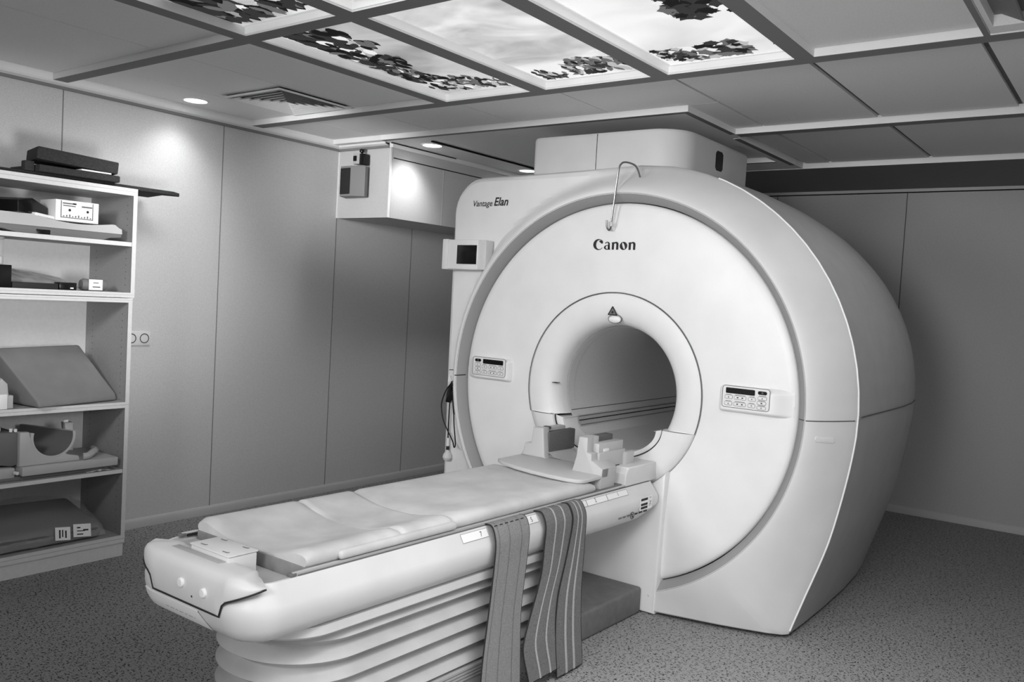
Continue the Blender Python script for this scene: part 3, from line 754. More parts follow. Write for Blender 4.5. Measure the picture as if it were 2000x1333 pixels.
# foot cap
CR = RAD
ST = []      # stations: (base x, base y, normal x, normal y, lift of the seam, top height)
for k in range(13):
    p = radians(28 + 62 * k / 12); ST.append((HW - CR, YFT + CR, cos(p), -sin(p), k / 12))
def seam_z(f): return lerp(.600, .556, min(1, f / .90)) if f < .90 else lerp(.556, .518, (f - .90) / .10)
def top_z(f): return lerp(.6015, .621, sstep(0, .65, f))
flat_n = 14
STN = [(x, y, nx, ny, f) for x, y, nx, ny, f in ST] + [(lerp(HW - CR, -HW + CR + .07, k / flat_n), YFT + CR, 0, -1, 1) for k in range(1, flat_n)] + [(-HW + CR + .07, YFT + CR + .07, -nx, ny, f) for x, y, nx, ny, f in ST[::-1]]
d = MB(); rows = []
for x, y, nx, ny, f in STN:
    zl, zt_ = seam_z(f), top_z(f); row = []; Q = CR + (.07 if nx < 0 else 0)
    for out_, z in ((.002, zl), (.0035 * sstep(-.05, .25, f), zl + min(.006, (zt_ - zl) * .4)), (.003, lerp(zl, zt_, .5)), (-.002, lerp(zl, zt_, .78)), (-.010, lerp(zl, zt_, .94)), (-.022, zt_), (-.045, zt_), (-.075, zt_ - .001), (-.098, zt_ - .004), (-.108, zt_ - .012), (-.1145, .592)):
        row.append((x + nx * (Q + out_), y + ny * (Q + out_), z))
    rows.append(row)
d.grid(rows, M['table'], cap0=True, cap1=True); cap = link('foot_cap', d, tab, angle=55)
d = MB(); d.tube([(x + nx * (CR + (.07 if nx < 0 else 0) + .003), y + ny * (CR + (.07 if nx < 0 else 0) + .003), seam_z(f) - .001) for x, y, nx, ny, f in STN], .0026, M['ink'], 6); link('cap_seam', d, cap)
d = MB(); d.box(-.125, .095, YFT + .052, YFT + .078, .600, .6222, M['deck'], .003); link('grip_recess', d, cap)
for x, z in ((.018, .566), (.118, .562)):
    d = MB(); d.lathe([(.013, .002), (.0125, -.004), (.010, -.006), (.0005, -.0065)], (x, YFT - .004, z), 'y', M['label'], 20, cap1=True); link('button', d, cap)
d = MB(); d.lathe([(.003, 0), (.0005, -.001)], (.068, YFT - .005, .541), 'y', M['ink'], 8, cap1=True); link('indicator', d, cap)
# raised name strip on the lower foot end
lowprof = [(.008, .485, -.004), (.008, .485, -.0045), (.022, .462, -.004), (.036, .451, -.003)]
d = MB(); xs_ = [lerp(-.13, .185, i / 10) for i in range(11)]
def yend(x): t = max(0, -.115 - x); return .185 - sqrt(.185 ** 2 - t * t)
d.grid([[(lerp(a_, b_, i / 12), YFT + q + yend(lerp(a_, b_, i / 12)), z) for i in range(13)] for a_, b_, q, z in ((-.175, .085, .004, .507), (-.18, .09, .0, .505), (-.17, .115, .0045, .487), (-.16, .128, .014, .469), (-.155, .130, .021, .460))], M['label']); link('name_strip', d, cover, angle=60)
d = MB()
for i in range(22):
    x = -.085 + i * .0062
    if i % 7 in (2, 6): continue
    d.quad([(x, YFT + .0025, .4955), (x + .0045, YFT + .0025, .4955), (x + .005, YFT + .0045, .4885), (x + .0005, YFT + .0045, .4885)], M['ink2'])
    d.quad([(x + .02, YFT + .0075, .481), (x + .0245, YFT + .0075, .481), (x + .0245, YFT + .0105, .476), (x + .02, YFT + .0105, .476)], M['ink2'])
link('strip_print', d, cover, flat=True)
# lidded box on the foot deck
BX, BY = .015, .0
t2 = MB(); t2.box(-.072, .102, YFT + .078, YFT + .168, .5725, .632, M['table'], .004); lb = link('accessory_box', t2, tab)
t2 = MB(); t2.box(-.074, .104, YFT + .076, YFT + .170, .6325, .6375, M['table'], .002); lid = link('lid', t2, lb)
for x, y in ((-.045, .155), (.055, .155), (-.045, .092), (.055, .092)):
    t2 = MB(); t2.tube([(x, YFT + y, .638), (x + .02, YFT + y, .639), (x + .022, YFT + y + .006, .638)], .0013, M['ink2'], 5); link('clip', t2, lid)
t2 = MB(); t2.box(-.22, -.10, -2.05, -1.96, .572, .600, M['deck'], .010, 3); link('deck_hump', t2, tab)
# stickers along the bevelled side
def bev(y, s, off=.0015):   # s 0 top .. 1 bottom of bevel
    x = lerp(HW - .036, HW - .004, s); z = lerp(.600, .548, s); n = Vector((.052, 0, .032)).normalized()
    return (x + n.x * off, y, z + n.z * off)
def sticker(y0, y1, s0, s1, num, ynum):
    d = MB(); d.quad([bev(y0, s1), bev(y1, s1), bev(y1, s0), bev(y0, s0)], M['label'])
    d.tube([bev(y0, s1), bev(y1, s1), bev(y1, s0), bev(y0, s0)], .0007, M['ink2'], 5, closed=True)
    st = link('scale_sticker', d, cover, flat=True)
    if num:
        mb, w = text_mesh(num, .021, 0, lambda u, v: bev(ynum + u, s1 - .10 - v / .052, .0022), M['ink'], None, None); link('printed_number', mb, st, flat=True)
sticker(-1.335, -1.205, .12, .60, '7', -1.245)
sticker(-1.025, -.925, .10, .58, '5', -.965)
sticker(-.66, -.60, .10, .50, '', 0); sticker(-.598, -.45, .10, .50, '2', -.54); sticker(-.448, -.29, .10, .50, '1', -.37)
d = MB(); xs = HW + .0012
d.box(xs - .001, xs, -.222, -.118, .498, .553, M['label'])
for z in (.538, .517, .503): d.box(xs, xs + .0006, -.214, -.158, z, z + .010, M['ink'])
link('rating_sticker', d, cover, flat=True)
mb, w = text_mesh('1 7C', .022, 0, lambda u, v: (xs + .001, -.144 + v, .551 - u), M['ink'], None, None); link('printed_code', mb, cover, flat=True)
d = MB(); xs = HW - .004
for i in range(14): 
    if i % 5 != 4: d.box(xs, xs + .001 , -.385 + i * .0065, -.381 + i * .0065, .488, .495, M['ink2'])
    if i % 5 != 3: d.box(xs + .001, xs + .002, -.255 + i * .008, -.2495 + i * .008, .487, .494, M['ink'])
d.tube([(xs + .002, -.278 + .014 * cos(t), .488 + .014 * sin(t)) for t in [2 * pi * k / 24 for k in range(24)]], .0014, M['ink'], 5, closed=True); d.tube([(xs + .002, -.278 - .01, .488 + .01), (xs + .002, -.278 + .01, .488 - .01)], .0012, M['ink'], 5); d.tube([(xs + .002, -.278, .495), (xs + .002, -.278, .479)], .002, M['ink'], 5)
link('caution_print', d, cover, flat=True)
d = MB(); d.tube([(.285, -.062, .545), (.285, -.045, .54), (.285, -.043, .525), (.285, -.06, .52)], .004, M['rail'], 8, smooth=1); link('catch_ring', d, cover)
# white connector box on the rail
d = MB(); d.prism([(-.285, .600), (-.285, .655), (-.262, .681), (-.03, .681), (-.022, .64), (-.018, .600)], 'x', .115, .262, M['table'], .007, 3); cb = link('connector_box', d, tab, angle=40)
d = MB()
for k in range(5): d.quad([(.150 + .012 * k, -.17 + .01 * (k % 3), .6825), (.158 + .012 * k, -.165 + .01 * (k % 3), .6825), (.160 + .012 * k, -.15 + .012 * (k % 2), .6825), (.152 + .012 * k, -.15, .6825)], M['ink'] if k % 2 == 0 else M['label'])
link('symbol', d, cb, flat=True)
d = MB(); d.box(.10, .262, -.33, -.0955, .598, .6045, M['ink2']); link('rail_gap', d, tab, flat=True)

# mattress
t = thing('table_mattress', 'long pale vinyl mattress with a dished middle lying on the patient table', 'mattress', (0, -1.25, .612))
def matt_rows(y0, y1, dip, hw, zlow=.612, n=20):
    rows = []
    for i in range(n + 1):
        y = lerp(y0, y1, i / n); e = min(1, min(y - y0, y1 - y) / .010); e = sqrt(max(0, 1 - (1 - e) ** 2))
        dp = dip(y) if callable(dip) else dip
        P = [(-hw + .006, zlow), (-hw, zlow + .010), (-hw, .634), (-hw + .006, .645), (-hw + .02, .651), (-hw + .045, .652)]
        for k in range(1, 12): s = -1 + 2 * k / 12; P.append((s * (hw - .055), .651 - dp * (1 - abs(s) ** 2.2)))
        P += [(hw - .045, .652), (hw - .02, .651), (hw - .006, .645), (hw, .634), (hw, zlow + .010), (hw - .006, zlow)]
        rows.append([(x * (1 - .012 * (1 - e)), y, zlow + (z - zlow) * (.72 + .28 * e)) for x, z in P])
    return rows
def dipf(y): return .004 + .034 * (1 - sstep(-1.62, -.95, y))
for nm, a, b2 in (('foot_section', -1.935, -1.575), ('leg_section', -1.575, -1.345), ('body_section', -1.345, -.50)):
    d = MB(); d.grid(matt_rows(a, b2, dipf, .252), M['cushion'], cap0=True, cap1=True); link(nm, d, t, angle=45)
d = MB(); d.box(.245, .268, -1.83, -1.345, .613, .640, M['cushion'], .011, 3); link('side_flap', d, t)
d = MB(); d.box(-.268, -.245, -1.83, -1.345, .613, .640, M['cushion'], .011, 3); link('side_flap', d, t)

# ------------------------------------------------------------------ head coil
t = thing('head_coil', 'pale head coil cradle with grey side pads at the bore end of the table', 'head coil', (0, -.35, .652))
o = [(-.245, -.50), (-.19, -.540), (-.10, -.572), (0, -.594), (.10, -.606), (.18, -.607), (.225, -.598), (.245, -.57), (.245, -.36), (.20, -.30), (-.22, -.27), (-.25, -.3)]
d = MB(); d.prism(o, 'z', .6525, .669, M['coil'], .005, 3); link('base_plate', d, t, angle=45)
# right bracket: stepped profile seen from the foot end
R = [(.112, .668), (.126, .73), (.134, .812), (.175, .812), (.175, .750), (.197, .748), (.197, .718), (.250, .692), (.252, .664), (.235, .636), (.205, .618), (.19, .612), (.19, .600), (.247, .600), (.252, .612), (.262, .64), (.262, .70), (.2, .724)]
R = [(.105, .668), (.122, .73), (.131, .812), (.172, .813), (.173, .752), (.194, .749), (.196, .720), (.250, .694), (.247, .660), (.228, .632), (.205, .622), (.205, .66)]
d = MB(); d.prism(R, 'y', -.452, -.40, M['coil'], .004, 2); br = link('right_bracket', d, t, angle=40)
d = MB(); d.prism([(.196, .722), (.250, .694), (.247, .660), (.240, .6), (.20, .6), (.19, .655)], 'y', -.45, -.335, M['coil'], .003); link('rail_foot', d, br, angle=40)
d = MB(); d.box(.165, .205, -.405, -.19, .655, .748, M['coil'], .004); d.box(.13, .198, -.40, -.2, .740, .785, M['coil'], .004); d.box(.13, .172, -.41, -.36, .74, .813, M['coil'], .004)
d.box(.14, .22, -.21, -.13, .65, .735, M['coil'], .012, 3); link('right_body', d, br)
d = MB(); d.box(.182, .203, -.365, -.325, .7485, .762, M['label'], .002); link('white_knob', d, br)
d = MB(); d.box(.2, .2065, -.27, -.235, .668, .685, M['ink'], .003); link('socket', d, br)
d = MB(); d.box(.12, .160, -.34, -.225, .775, .808, M['pad'], .004); link('pad', d, t)
# left post and pad
d = MB(); d.prism([(-.245, .668), (-.112, .668), (-.118, .68), (-.130, .802), (-.185, .800), (-.192, .73), (-.225, .724), (-.232, .69)], 'y', -.335, -.285, M['coil'], .010, 3); lp = link('left_bracket', d, t, angle=40)
d = MB(); d.box(-.19, -.15, -.30, -.12, .668, .795, M['coil'], .006); d.box(-.165, -.135, -.286, -.262, .790, .803, M['seam'], .003); link('left_body', d, lp)
d = MB(); d.box(-.152, -.118, -.30, -.085, .690, .781, M['pad'], .006, 2); link('pad', d, t)
d = MB(); d.grid([[(lerp(-.135, .12, u), y, .671 + .028 * (2 * u - 1) ** 4 + .004 * sin(9 * u + 20 * y)) for u in [k / 16 for k in range(17)]] for y in (-.30, -.26, -.22, -.18, -.14, -.10)], M['coil']); link('head_rest', d, t, angle=60)
d = MB(); d.grid([[(.10 - .055 * (1 - s) ** 2 , y, lerp(.672, .775, s)) for s in [k / 8 for k in range(9)]] for y in (-.20, -.12)], M['coil']); link('inner_shell', d, t, angle=60)

# ------------------------------------------------------------------ straps
def strap(path, label, mt, stripes, width_lines, stitched=False):
    """path: list of (x, z, yl, yr)"""
    t = thing('body_strap', label, 'strap', (path[-1][0], (path[-1][2] + path[-1][3]) / 2, 0.0), 'straps over the table side')
    P = [Vector((x, (a + b) / 2, z)) for x, z, a, b in path]; Wd = [Vector((b - a, 0, 0)) for x, z, a, b in path]
    for _ in range(3): P = catmull(P); Wd = catmull(Wd)
    def pt(i, s, off):
        a = P[max(i - 1, 0)]; b = P[min(i + 1, len(P) - 1)]; tg = b - a; n = Vector((-tg.z, 0, tg.x)).normalized()
        return P[i] + Vector((0, (s - .5) * Wd[i].x, 0)) + n * off
    N = range(len(P))
    d = MB(); S = [k / 8 for k in range(9)]
    d.grid([[pt(i, s, .002) for s in S] for i in N], mt); d.grid([[pt(i, s, -.002) for s in S] for i in N], mt)
    link('webbing', d, t, angle=60)
    d = MB()
    for s in (0, 1): d.tube([pt(i, s, 0) for i in N], .0028, M['edge'], 6)
    d.tube([pt(len(P) - 1, s, 0) for s in S], .0028, M['edge'], 6); link('bound_edge', d, t)
    for s, w, m2 in stripes:
        d = MB(); d.grid([[pt(i, s - w / 2, .0032), pt(i, s + w / 2, .0032)] for i in N[4:]], m2); link('stripe', d, t, flat=True)
    if stitched:
        d = MB()
        for k in range(6): d.quad([pt(14, .04 + k * .155, .0034), pt(14, .13 + k * .155, .0034), pt(15, .13 + k * .155, .0034), pt(15, .04 + k * .155, .0034)], M['edge'])
        link('stitching', d, t, flat=True)
    return t
strap([(.250, .605, -1.200, -1.010), (.268, .607, -1.203, -1.013), (.292, .600, -1.212, -1.022), (.314, .56, -1.222, -1.034), (.318, .49, -1.228, -1.044), (.322, .40, -1.242, -1.060), (.328, .30, -1.262, -1.078), (.338, .18, -1.29, -1.085), (.350, .06, -1.31, -1.092), (.356, .006, -1.318, -1.095)],
      'wide grey strap with thin stitched lines hanging over the table side, leftmost strap', M['strap'], [(.40, .012, M['ink2']), (.76, .012, M['ink2']), (.1, .01, M['ink2'])], None, True)
strap([(.252, .605, -.925, -.755), (.270, .607, -.925, -.755), (.292, .603, -.928, -.760), (.316, .565, -.936, -.768), (.320, .49, -.945, -.782), (.326, .40, -.962, -.816), (.334, .32, -1.005, -.858), (.344, .24, -1.055, -.885), (.352, .17, -1.085, -.892), (.358, .09, -1.065, -.875), (.362, .045, -1.052, -.868)],
      'dark strap with two pale stripes hanging between the other two straps', M['strap2'], [(.36, .055, M['stripe']), (.70, .055, M['stripe'])], None)
strap([(.254, .606, -.752, -.672), (.272, .609, -.752, -.672), (.294, .606, -.756, -.672), (.320, .565, -.765, -.676), (.325, .49, -.785, -.682), (.332, .40, -.822, -.696), (.342, .31, -.868, -.715), (.350, .22, -.888, -.722), (.356, .13, -.890, -.720), (.362, .05, -.884, -.715), (.364, .012, -.882, -.712)],
      'narrow dark strap with two pale stripes hanging nearest the scanner', M['strap2'], [(.36, .085, M['stripe']), (.66, .085, M['stripe'])], None)

# ------------------------------------------------------------------ bookcases
XB, XF_, YR, YL = -2.374, -1.97, -1.205, -2.02
def case(label, z0, z1, boards, plinth, dy, holes):
    t = thing('bookcase', label, 'bookcase', ((XB + XF_) / 2, (YR + YL) / 2, z0 if not plinth else 0), 'stacked open bookcases')
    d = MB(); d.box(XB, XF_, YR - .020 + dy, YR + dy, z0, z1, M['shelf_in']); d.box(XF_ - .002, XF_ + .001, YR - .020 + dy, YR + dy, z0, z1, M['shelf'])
    for x in (-2.02, -2.30) if holes else ():
        z = z0 + .06
        while z < z1 - .05: d.quad([(x + a, YR - .0203 + dy, z + b2) for a, b2 in ((-.0025, -.0025), (.0025, -.0025), (.0025, .0025), (-.0025, .0025))], M['seam']); z += .032
    sp = link('side_panel', d, t, flat=True)
    if holes:
        pass
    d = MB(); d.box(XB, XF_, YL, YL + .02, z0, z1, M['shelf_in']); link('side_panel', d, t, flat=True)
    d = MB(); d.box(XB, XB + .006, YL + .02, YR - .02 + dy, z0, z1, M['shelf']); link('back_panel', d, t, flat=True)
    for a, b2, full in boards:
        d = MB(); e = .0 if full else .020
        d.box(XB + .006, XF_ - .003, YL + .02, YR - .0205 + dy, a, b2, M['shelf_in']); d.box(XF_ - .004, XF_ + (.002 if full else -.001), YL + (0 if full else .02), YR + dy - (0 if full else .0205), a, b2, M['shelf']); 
        if full: d.box(XF_ + .0018, XF_ + .0024, YL, YR + dy, lerp(a, b2, .52), lerp(a, b2, .58), M['deck'])
        link('shelf_board', d, t, flat=True)
    if plinth:
        d = MB(); d.box(XB, XF_ - .006, YL, YR - .012, 0, .066, M['shelf']); link('plinth', d, t, flat=True)
case('white open bookcase standing on the floor against the left wall', .066, 1.2615, [(.067, .104, True), (.412, .430, False), (.730, .758, True), (1.240, 1.261, True)], True, -.008, True)
case('white open bookcase unit stacked on top of the floor bookcase', 1.2635, 1.786, [(1.264, 1.288, True), (1.510, 1.530, False), (1.752, 1.786, True)], False, 0, True)

# things on top of the bookcases
d = MB(); d.prism([(-2.30, -1.86), (-2.03, -1.80), (-2.02, -.985), (-2.06, -.93), (-2.10, -1.0), (-2.30, -.96)], 'z', 1.787, 1.806, M['foam'], .003); single('foam_board', d, 'thin dark board sticking out over the right end of the bookcase top', 'foam board')
d = MB(); d.box(-2.28, -1.985, -1.655, -1.285, 1.8065, 1.838, M['foam'], .006); single('foam_slab', d, 'dark flat foam slab under the tilted pad on the bookcase top', 'foam pad')
X = Matrix.Translation((-2.11, -1.45, 1.884)) @ Matrix.Rotation(-.22, 4, 'Z') @ Matrix.Rotation(-.075, 4, 'X')
d = MB(); d.box(-.12, .10, -.17, .175, -.028, .028, M['foam'], .005, xf=X); 
single('foam_pad', d, 'dark thick foam pad lying tilted at the top of the foam stack', 'foam pad')
d = MB(); d.box(-2.06, -2.02, -1.70, -1.66, 1.8065, 1.85, M['foam'], .004); single('foam_block', d, 'small dark foam block left of the tilted pad on the bookcase top', 'foam block')
d = MB(); d.box(-2.04, -1.984, -1.47, -1.33, 1.8385, 1.845, M['label'], .001); single('paper_slip', d, 'white paper slip tucked between the foam pads on the bookcase top', 'paper')

# shelf 1: body coil tray, black wedge, booklet, carton
Z1 = 1.5305
t = thing('coil_tray', 'pale curved plastic coil tray spanning the top shelf', 'coil tray', (-2.1, -1.55, Z1))
o = []
N = 40
def topz(y): return .058 + .018 * cos((y + 1.55) / .285 * pi) * -1 + .020 * (1 if False else 0)
ys = [lerp(-1.93, -1.268, k / N) for k in range(N + 1)]
def tz(y):
    c = abs((y + 1.47)) / .20; return Z1 + .062 + .024 * min(1, c ** 2) - .030 * sstep(-1.31, -1.268, y)
d = MB()
d.grid([[(x, y, z) for y in ys] for x, z in ()] or [[(x, y, (tz(y) if kz == 2 else Z1 + .034 if kz == 1 else Z1 + .030)) for y in ys] for x, kz in ((-1.985, 1), (-1.988, 2), (-2.34, 2))], M['tray']); link('upper_shell', d, t, angle=50)
d = MB(); o = [(-1.93, Z1 + .034), (-1.93, Z1 + .012), (-1.80, Z1 + .012), (-1.74, Z1), (-1.36, Z1), (-1.325, Z1 + .012), (-1.272, Z1 + .018), (-1.268, Z1 + .034)]
d.prism(o, 'x', -2.34, -1.987, M['greypl'], .002); lower = link('lower_shell', d, t)
d = MB(); d.box(-1.99, -1.985, -1.66, -1.60, Z1 + .002, Z1 + .022, M['black'], .001); link('port', d, lower)
d = MB(); X = Matrix.Translation((-2.08, -1.71, Z1 + .088)) @ Matrix.Rotation(.5, 4, 'Z')
d.prism([(-.09, 0), (.10, 0), (.10, .035), (.0, .068), (-.09, .05)], 'x', -.10, .085, M['black'], .004, xf=X); single('black_case', d, 'black angular case lying on the coil tray on the top shelf', 'case')
d = MB(); X = Matrix.Translation((-2.03, -1.628, Z1 + .083)) @ Matrix.Rotation(-.10, 4, 'X') @ Matrix.Rotation(.25, 4, 'Z'); d.box(-.035, .035, -.05, .05, -.005, .008, M['label'], .002, xf=X); single('paper_stack', d, 'white folded papers between the black case and the printed carton', 'papers')
t = thing('carton', 'white printed carton box standing on the coil tray on the top shelf', 'box', (-2.06, -1.48, Z1 + .066))
d = MB(); zb = Z1 + .0705; d.box(-2.14, -1.99, -1.578, -1.382, zb, zb + .094, M['label'], .002); cbx = link('box_body', d, t)
d = MB(); xs = -1.9885
for a in ((-1.556, -1.553, .014, .090), (-1.412, -1.409, .014, .090), (-1.556, -1.409, .014, .017)): d.box(xs, xs + .0006, a[0], a[1], zb + a[2], zb + a[3], M['ink2'])
d.box(xs, xs + .0006, -1.548, -1.487, zb + .077, zb + .082, M['ink2']); d.box(xs, xs + .0006, -1.503, -1.487, zb + .077, zb + .083, M['ink'])
d.box(xs, xs + .0006, -1.546, -1.49, zb + .067, zb + .071, M['ink2']); d.box(xs, xs + .0006, -1.462, -1.414, zb + .068, zb + .074, M['ink2'])
for y in (-1.516, -1.434): d.lathe([(.006, 0), (.0005, .0006)], (xs, y, zb + .05), 'x', M['ink'], 10, cap1=True)
for k in range(10): d.box(xs, xs + .0006, -1.545 + k * .0135, -1.54 + k * .0135, zb + .019, zb + .024 + .003 * (k % 3), M['ink2'])
link('carton_print', d, cbx, flat=True)

# shelf 2: jar on black box, bagged pad, flat cassettes, labelled roll
Z2 = 1.2885
d = MB(); d.box(-2.16, -1.985, -1.95, -1.757, Z2, Z2 + .098, M['black'], .003); single('black_box', d, 'black box at the left end of the second shelf', 'box')
t = thing('jar', 'clear plastic jar with white contents standing on the black box', 'jar', (-2.05, -1.80, Z2 + .0985))
d = MB(); d.lathe([(.001, .001), (.036, .001), (.037, .008), (.037, .108), (.033, .112)], (-2.05, -1.805, Z2 + .0985), 'z', M['filmclear'], 24); link('jar_wall', d, t)
d = MB(); d.lathe([(.001, .003), (.034, .003), (.034, .034), (.02, .040), (.001, .042)], (-2.05, -1.805, Z2 + .0985), 'z', M['label'], 24); link('contents', d, t)
d = MB(); d.lathe([(.039, .108), (.039, .120), (.036, .122), (.001, .122)], (-2.05, -1.805, Z2 + .0985), 'z', M['deck'], 24); link('lid', d, t)
# sloping bag
d = MB(); rows = []
for i in range(25):
    y = lerp(-1.752, -1.395, i / 24); hz = interp([(-1.90, .16), (-1.76, .128), (-1.63, .10), (-1.47, .072), (-1.415, .04), (-1.395, .012)], y)
    rows.append([(lerp(-2.33, -2.045, k / 12), y, Z2 + .0008 + hz * sin(pi * min(1, .10 + .9 * (1 - abs(2 * k / 12 - 1)) ** .5) / 2) * (1 - .55 * (k / 12)) + .004 * sin(5 * k + 40 * y)) for k in range(13)])
d.grid(rows, M['film'])
d.grid([[(r[-1][0], r[-1][1], r[-1][2]) for r in rows], [(r[-1][0] + .006, r[-1][1], Z2 + .0006) for r in rows]], M['film'])
single('plastic_bag', d, 'grey plastic bag sloping down behind the flat cassettes on the second shelf', 'bag', angle=70)
d = MB(); d.box(-2.035, -1.99, -1.752, -1.555, Z2, Z2 + .026, M['ink'], .003); single('flat_cassette', d, 'long flat dark cassette beside the black box on the second shelf', 'cassette')
d = MB(); d.box(-2.04, -1.985, -1.553, -1.475, Z2, Z2 + .034, M['black'], .003); d.box(-1.985, -1.9845, -1.505, -1.49, Z2 + .006, Z2 + .012, M['label']); single('small_cassette', d, 'small black cassette at the right end of the long flat cassette', 'cassette')
t = thing('film_roll', 'bundle in clear wrap with a white label on the second shelf', 'roll', (-2.04, -1.375, Z2))
d = MB(); d.lathe([(.001, -.06), (.022, -.058), (.028, -.045), (.026, 0), (.028, .045), (.022, .06), (.001, .062)], (-2.045, -1.37, Z2 + .0285), 'y', M['greypl'], 18); r_ = link('roll', d, t)
d = MB(); d.box(-2.018, -2.012, -1.405, -1.34, Z2 + .004, Z2 + .054, M['label'], .001); d.box(-2.012, -2.0114, -1.388, -1.352, Z2 + .017, Z2 + .021, M['ink']); d.box(-2.012, -2.0114, -1.385, -1.36, Z2 + .036, Z2 + .040, M['ink2']); link('paper_label', d, r_)

# shelf 3: wedge cushion + white holder
Z3 = .7585
d = MB()
A = [Vector((-1.925, -1.655, Z3 + .003)), Vector((-2.03, -1.24, Z3 + .003)), Vector((-2.33, -1.28, Z3 + .003)), Vector((-2.33, -1.70, Z3 + .003))]
A2 = [Vector((-1.93, -1.657, Z3 + .032)), Vector((-2.035, -1.243, Z3 + .034)), Vector((-2.23, -1.335, 1.018)), Vector((-2.19, -1.735, 1.008))]
A3 = [Vector((-2.33, -1.31, 1.0)), Vector((-2.33, -1.73, .99))]
bm = bmesh.new()
v = [bm.verts.new(p) for p in A + A2 + A3]
for f in ((3, 2, 1, 0), (0, 1, 5, 4), (4, 5, 6, 7), (7, 6, 8, 9), (9, 8, 2, 3), (1, 2, 8, 6, 5), (0, 4, 7, 9, 3)): bm.faces.new([v[i] for i in f])
bmesh.ops.recalc_face_normals(bm, faces=bm.faces); bmesh.ops.bevel(bm, geom=list(bm.edges), offset=.010, segments=3, profile=.5, affect='EDGES')
d.frombm(bm, M['vinyl']); single('wedge_cushion', d, 'large grey vinyl wedge cushion on the middle shelf of the bookcase', 'cushion', angle=50)
d = MB(); o = [(-1.90, Z3), (-1.735, Z3), (-1.735, Z3 + .058), (-1.755, Z3 + .06), (-1.76, Z3 + .11), (-1.785, Z3 + .136), (-1.81, Z3 + .11), (-1.82, Z3 + .06), (-1.90, Z3 + .06)]
d.prism(o, 'x', -2.05, -1.985, M['tray'], .006, 2); d.box(-1.985, -1.980, -1.80, -1.762, Z3, Z3 + .065, M['label'], .002); single('positioning_holder', d, 'pale plastic holder at the left end of the middle shelf', 'holder')

# shelf 4: knee coil on base plate
Z4 = .4305
t = thing('knee_coil', 'pale half-round knee coil on a flat base plate on the lower shelf', 'knee coil', (-2.12, -1.5, Z4))
X = Matrix.Translation((-2.10, -1.49, 0)) @ Matrix.Rotation(-.035, 4, 'X')
d = MB(); d.box(-.20, .125, -.205, .235, Z4 + .022 , Z4 + .062, M['tray'], .004, xf=Matrix.Translation((-2.10, -1.49, 0))); d.box(-.20, .10, -.40, -.225, Z4 + .015, Z4 + .06, M['tray'], .004, xf=Matrix.Translation((-2.10, -1.49, 0)))
d.box(-.18, .10, -.38, .20, Z4, Z4 + .02, M['greypl'], .004, xf=Matrix.Translation((-2.10, -1.49, 0))); link('base_plate', d, t)
d = MB(); d.tube([(-1.99, -1.72, Z4 + .04), (-1.975, -1.715, Z4 + .04)], .008, M['label'], 10); link('latch_knob', d, t)
cy, cz = -1.515, Z4 + .185
def shell(x0, x1, cy, ri, ro, a0, a1, mt, skew=0):
    d = MB(); T = [radians(lerp(a0, a1, k / 28)) for k in range(29)]
    O = lambda r, x, t: (x, cy + skew * (x + 1.98) + r * cos(t), cz + r * sin(t))
    d.grid([[O(ro, x1, t) for t in T], [O(ri, x1, t) for t in T]], M['tray']); d.grid([[O(ri, x1, t) for t in T], [O(ri, x0, t) for t in T]], M['greypl'])
    d.grid([[O(ro, x1, t) for t in T], [O(ro, x0, t) for t in T]], M['tray']); d.grid([[O(ro, x0, t) for t in T], [O(ri, x0, t) for t in T]], M['tray'])
    for a in (T[0], T[-1]): d.quad([O(ri, x0, a), O(ro, x0, a), O(ro, x1, a), O(ri, x1, a)], M['tray'])
    return d
d = shell(-2.30, -2.0, -1.545, .088, .10, 165, 372, M['tray'], .35); link('coil_shell', d, t, angle=40)
d = MB(); d.prism([(-1.70, Z4 + .063), (-1.43, Z4 + .063), (-1.435, Z4 + .085), (-1.48, Z4 + .095), (-1.50, Z4 + .105), (-1.545, Z4 + .086), (-1.61, Z4 + .105), (-1.645, Z4 + .16), (-1.66, Z4 + .215), (-1.70, Z4 + .218)], 'x', -2.03, -1.995, M['tray'], .006, 2); link('cradle', d, t, angle=40)
d = MB(); d.prism([(-1.92, Z4 + .10), (-1.72, Z4 + .063), (-1.685, Z4 + .07), (-1.70, Z4 + .215), (-1.90, Z4 + .23)], 'x', -2.28, -2.015, M['greypl'], .012, 2); link('left_shell', d, t, angle=40)
for y, z in ((-1.79, .235), (-1.77, .24), (-1.72, .232), (-1.70, .228), (-1.455, .246), (-1.465, .246)):
    d = MB(); d.tube([(-2.04 if y < -1.6 else -2.08, y, Z4 + z - .016), (-2.04 if y < -1.6 else -2.08, y, Z4 + z)], .007, M['label'], 8); link('pin', d, t)
d = MB(); d.prism([(-1.455, Z4 + .10), (-1.43, Z4 + .10), (-1.435, Z4 + .235), (-1.475, Z4 + .235)], 'x', -2.10, -2.06, M['tray'], .005); link('right_post', d, t)
d = MB(); d.tube([(-2.0, -1.415, Z4 + .079), (-2.0, -1.39, Z4 + .080), (-2.03, -1.35, Z4 + .090), (-2.09, -1.31, Z4 + .085), (-2.15, -1.29, Z4 + .08)], .016, M['tray'], 10, smooth=2); single('padded_cable', d, 'pale thick padded cable lying right of the knee coil', 'cable')
d = MB(); d.grid([[(lerp(-2.02, -1.982, u), lerp(-1.40, -1.28, w), Z4 + .0008 + .008 * abs(sin(7 * u + 11 * w)) * (1 - abs(2 * w - 1))) for w in [k / 10 for k in range(11)]] for u in [k / 5 for k in range(6)]], M['label']); single('crumpled_bag', d, 'small crumpled clear bag under the right end of the knee coil', 'bag', angle=70)

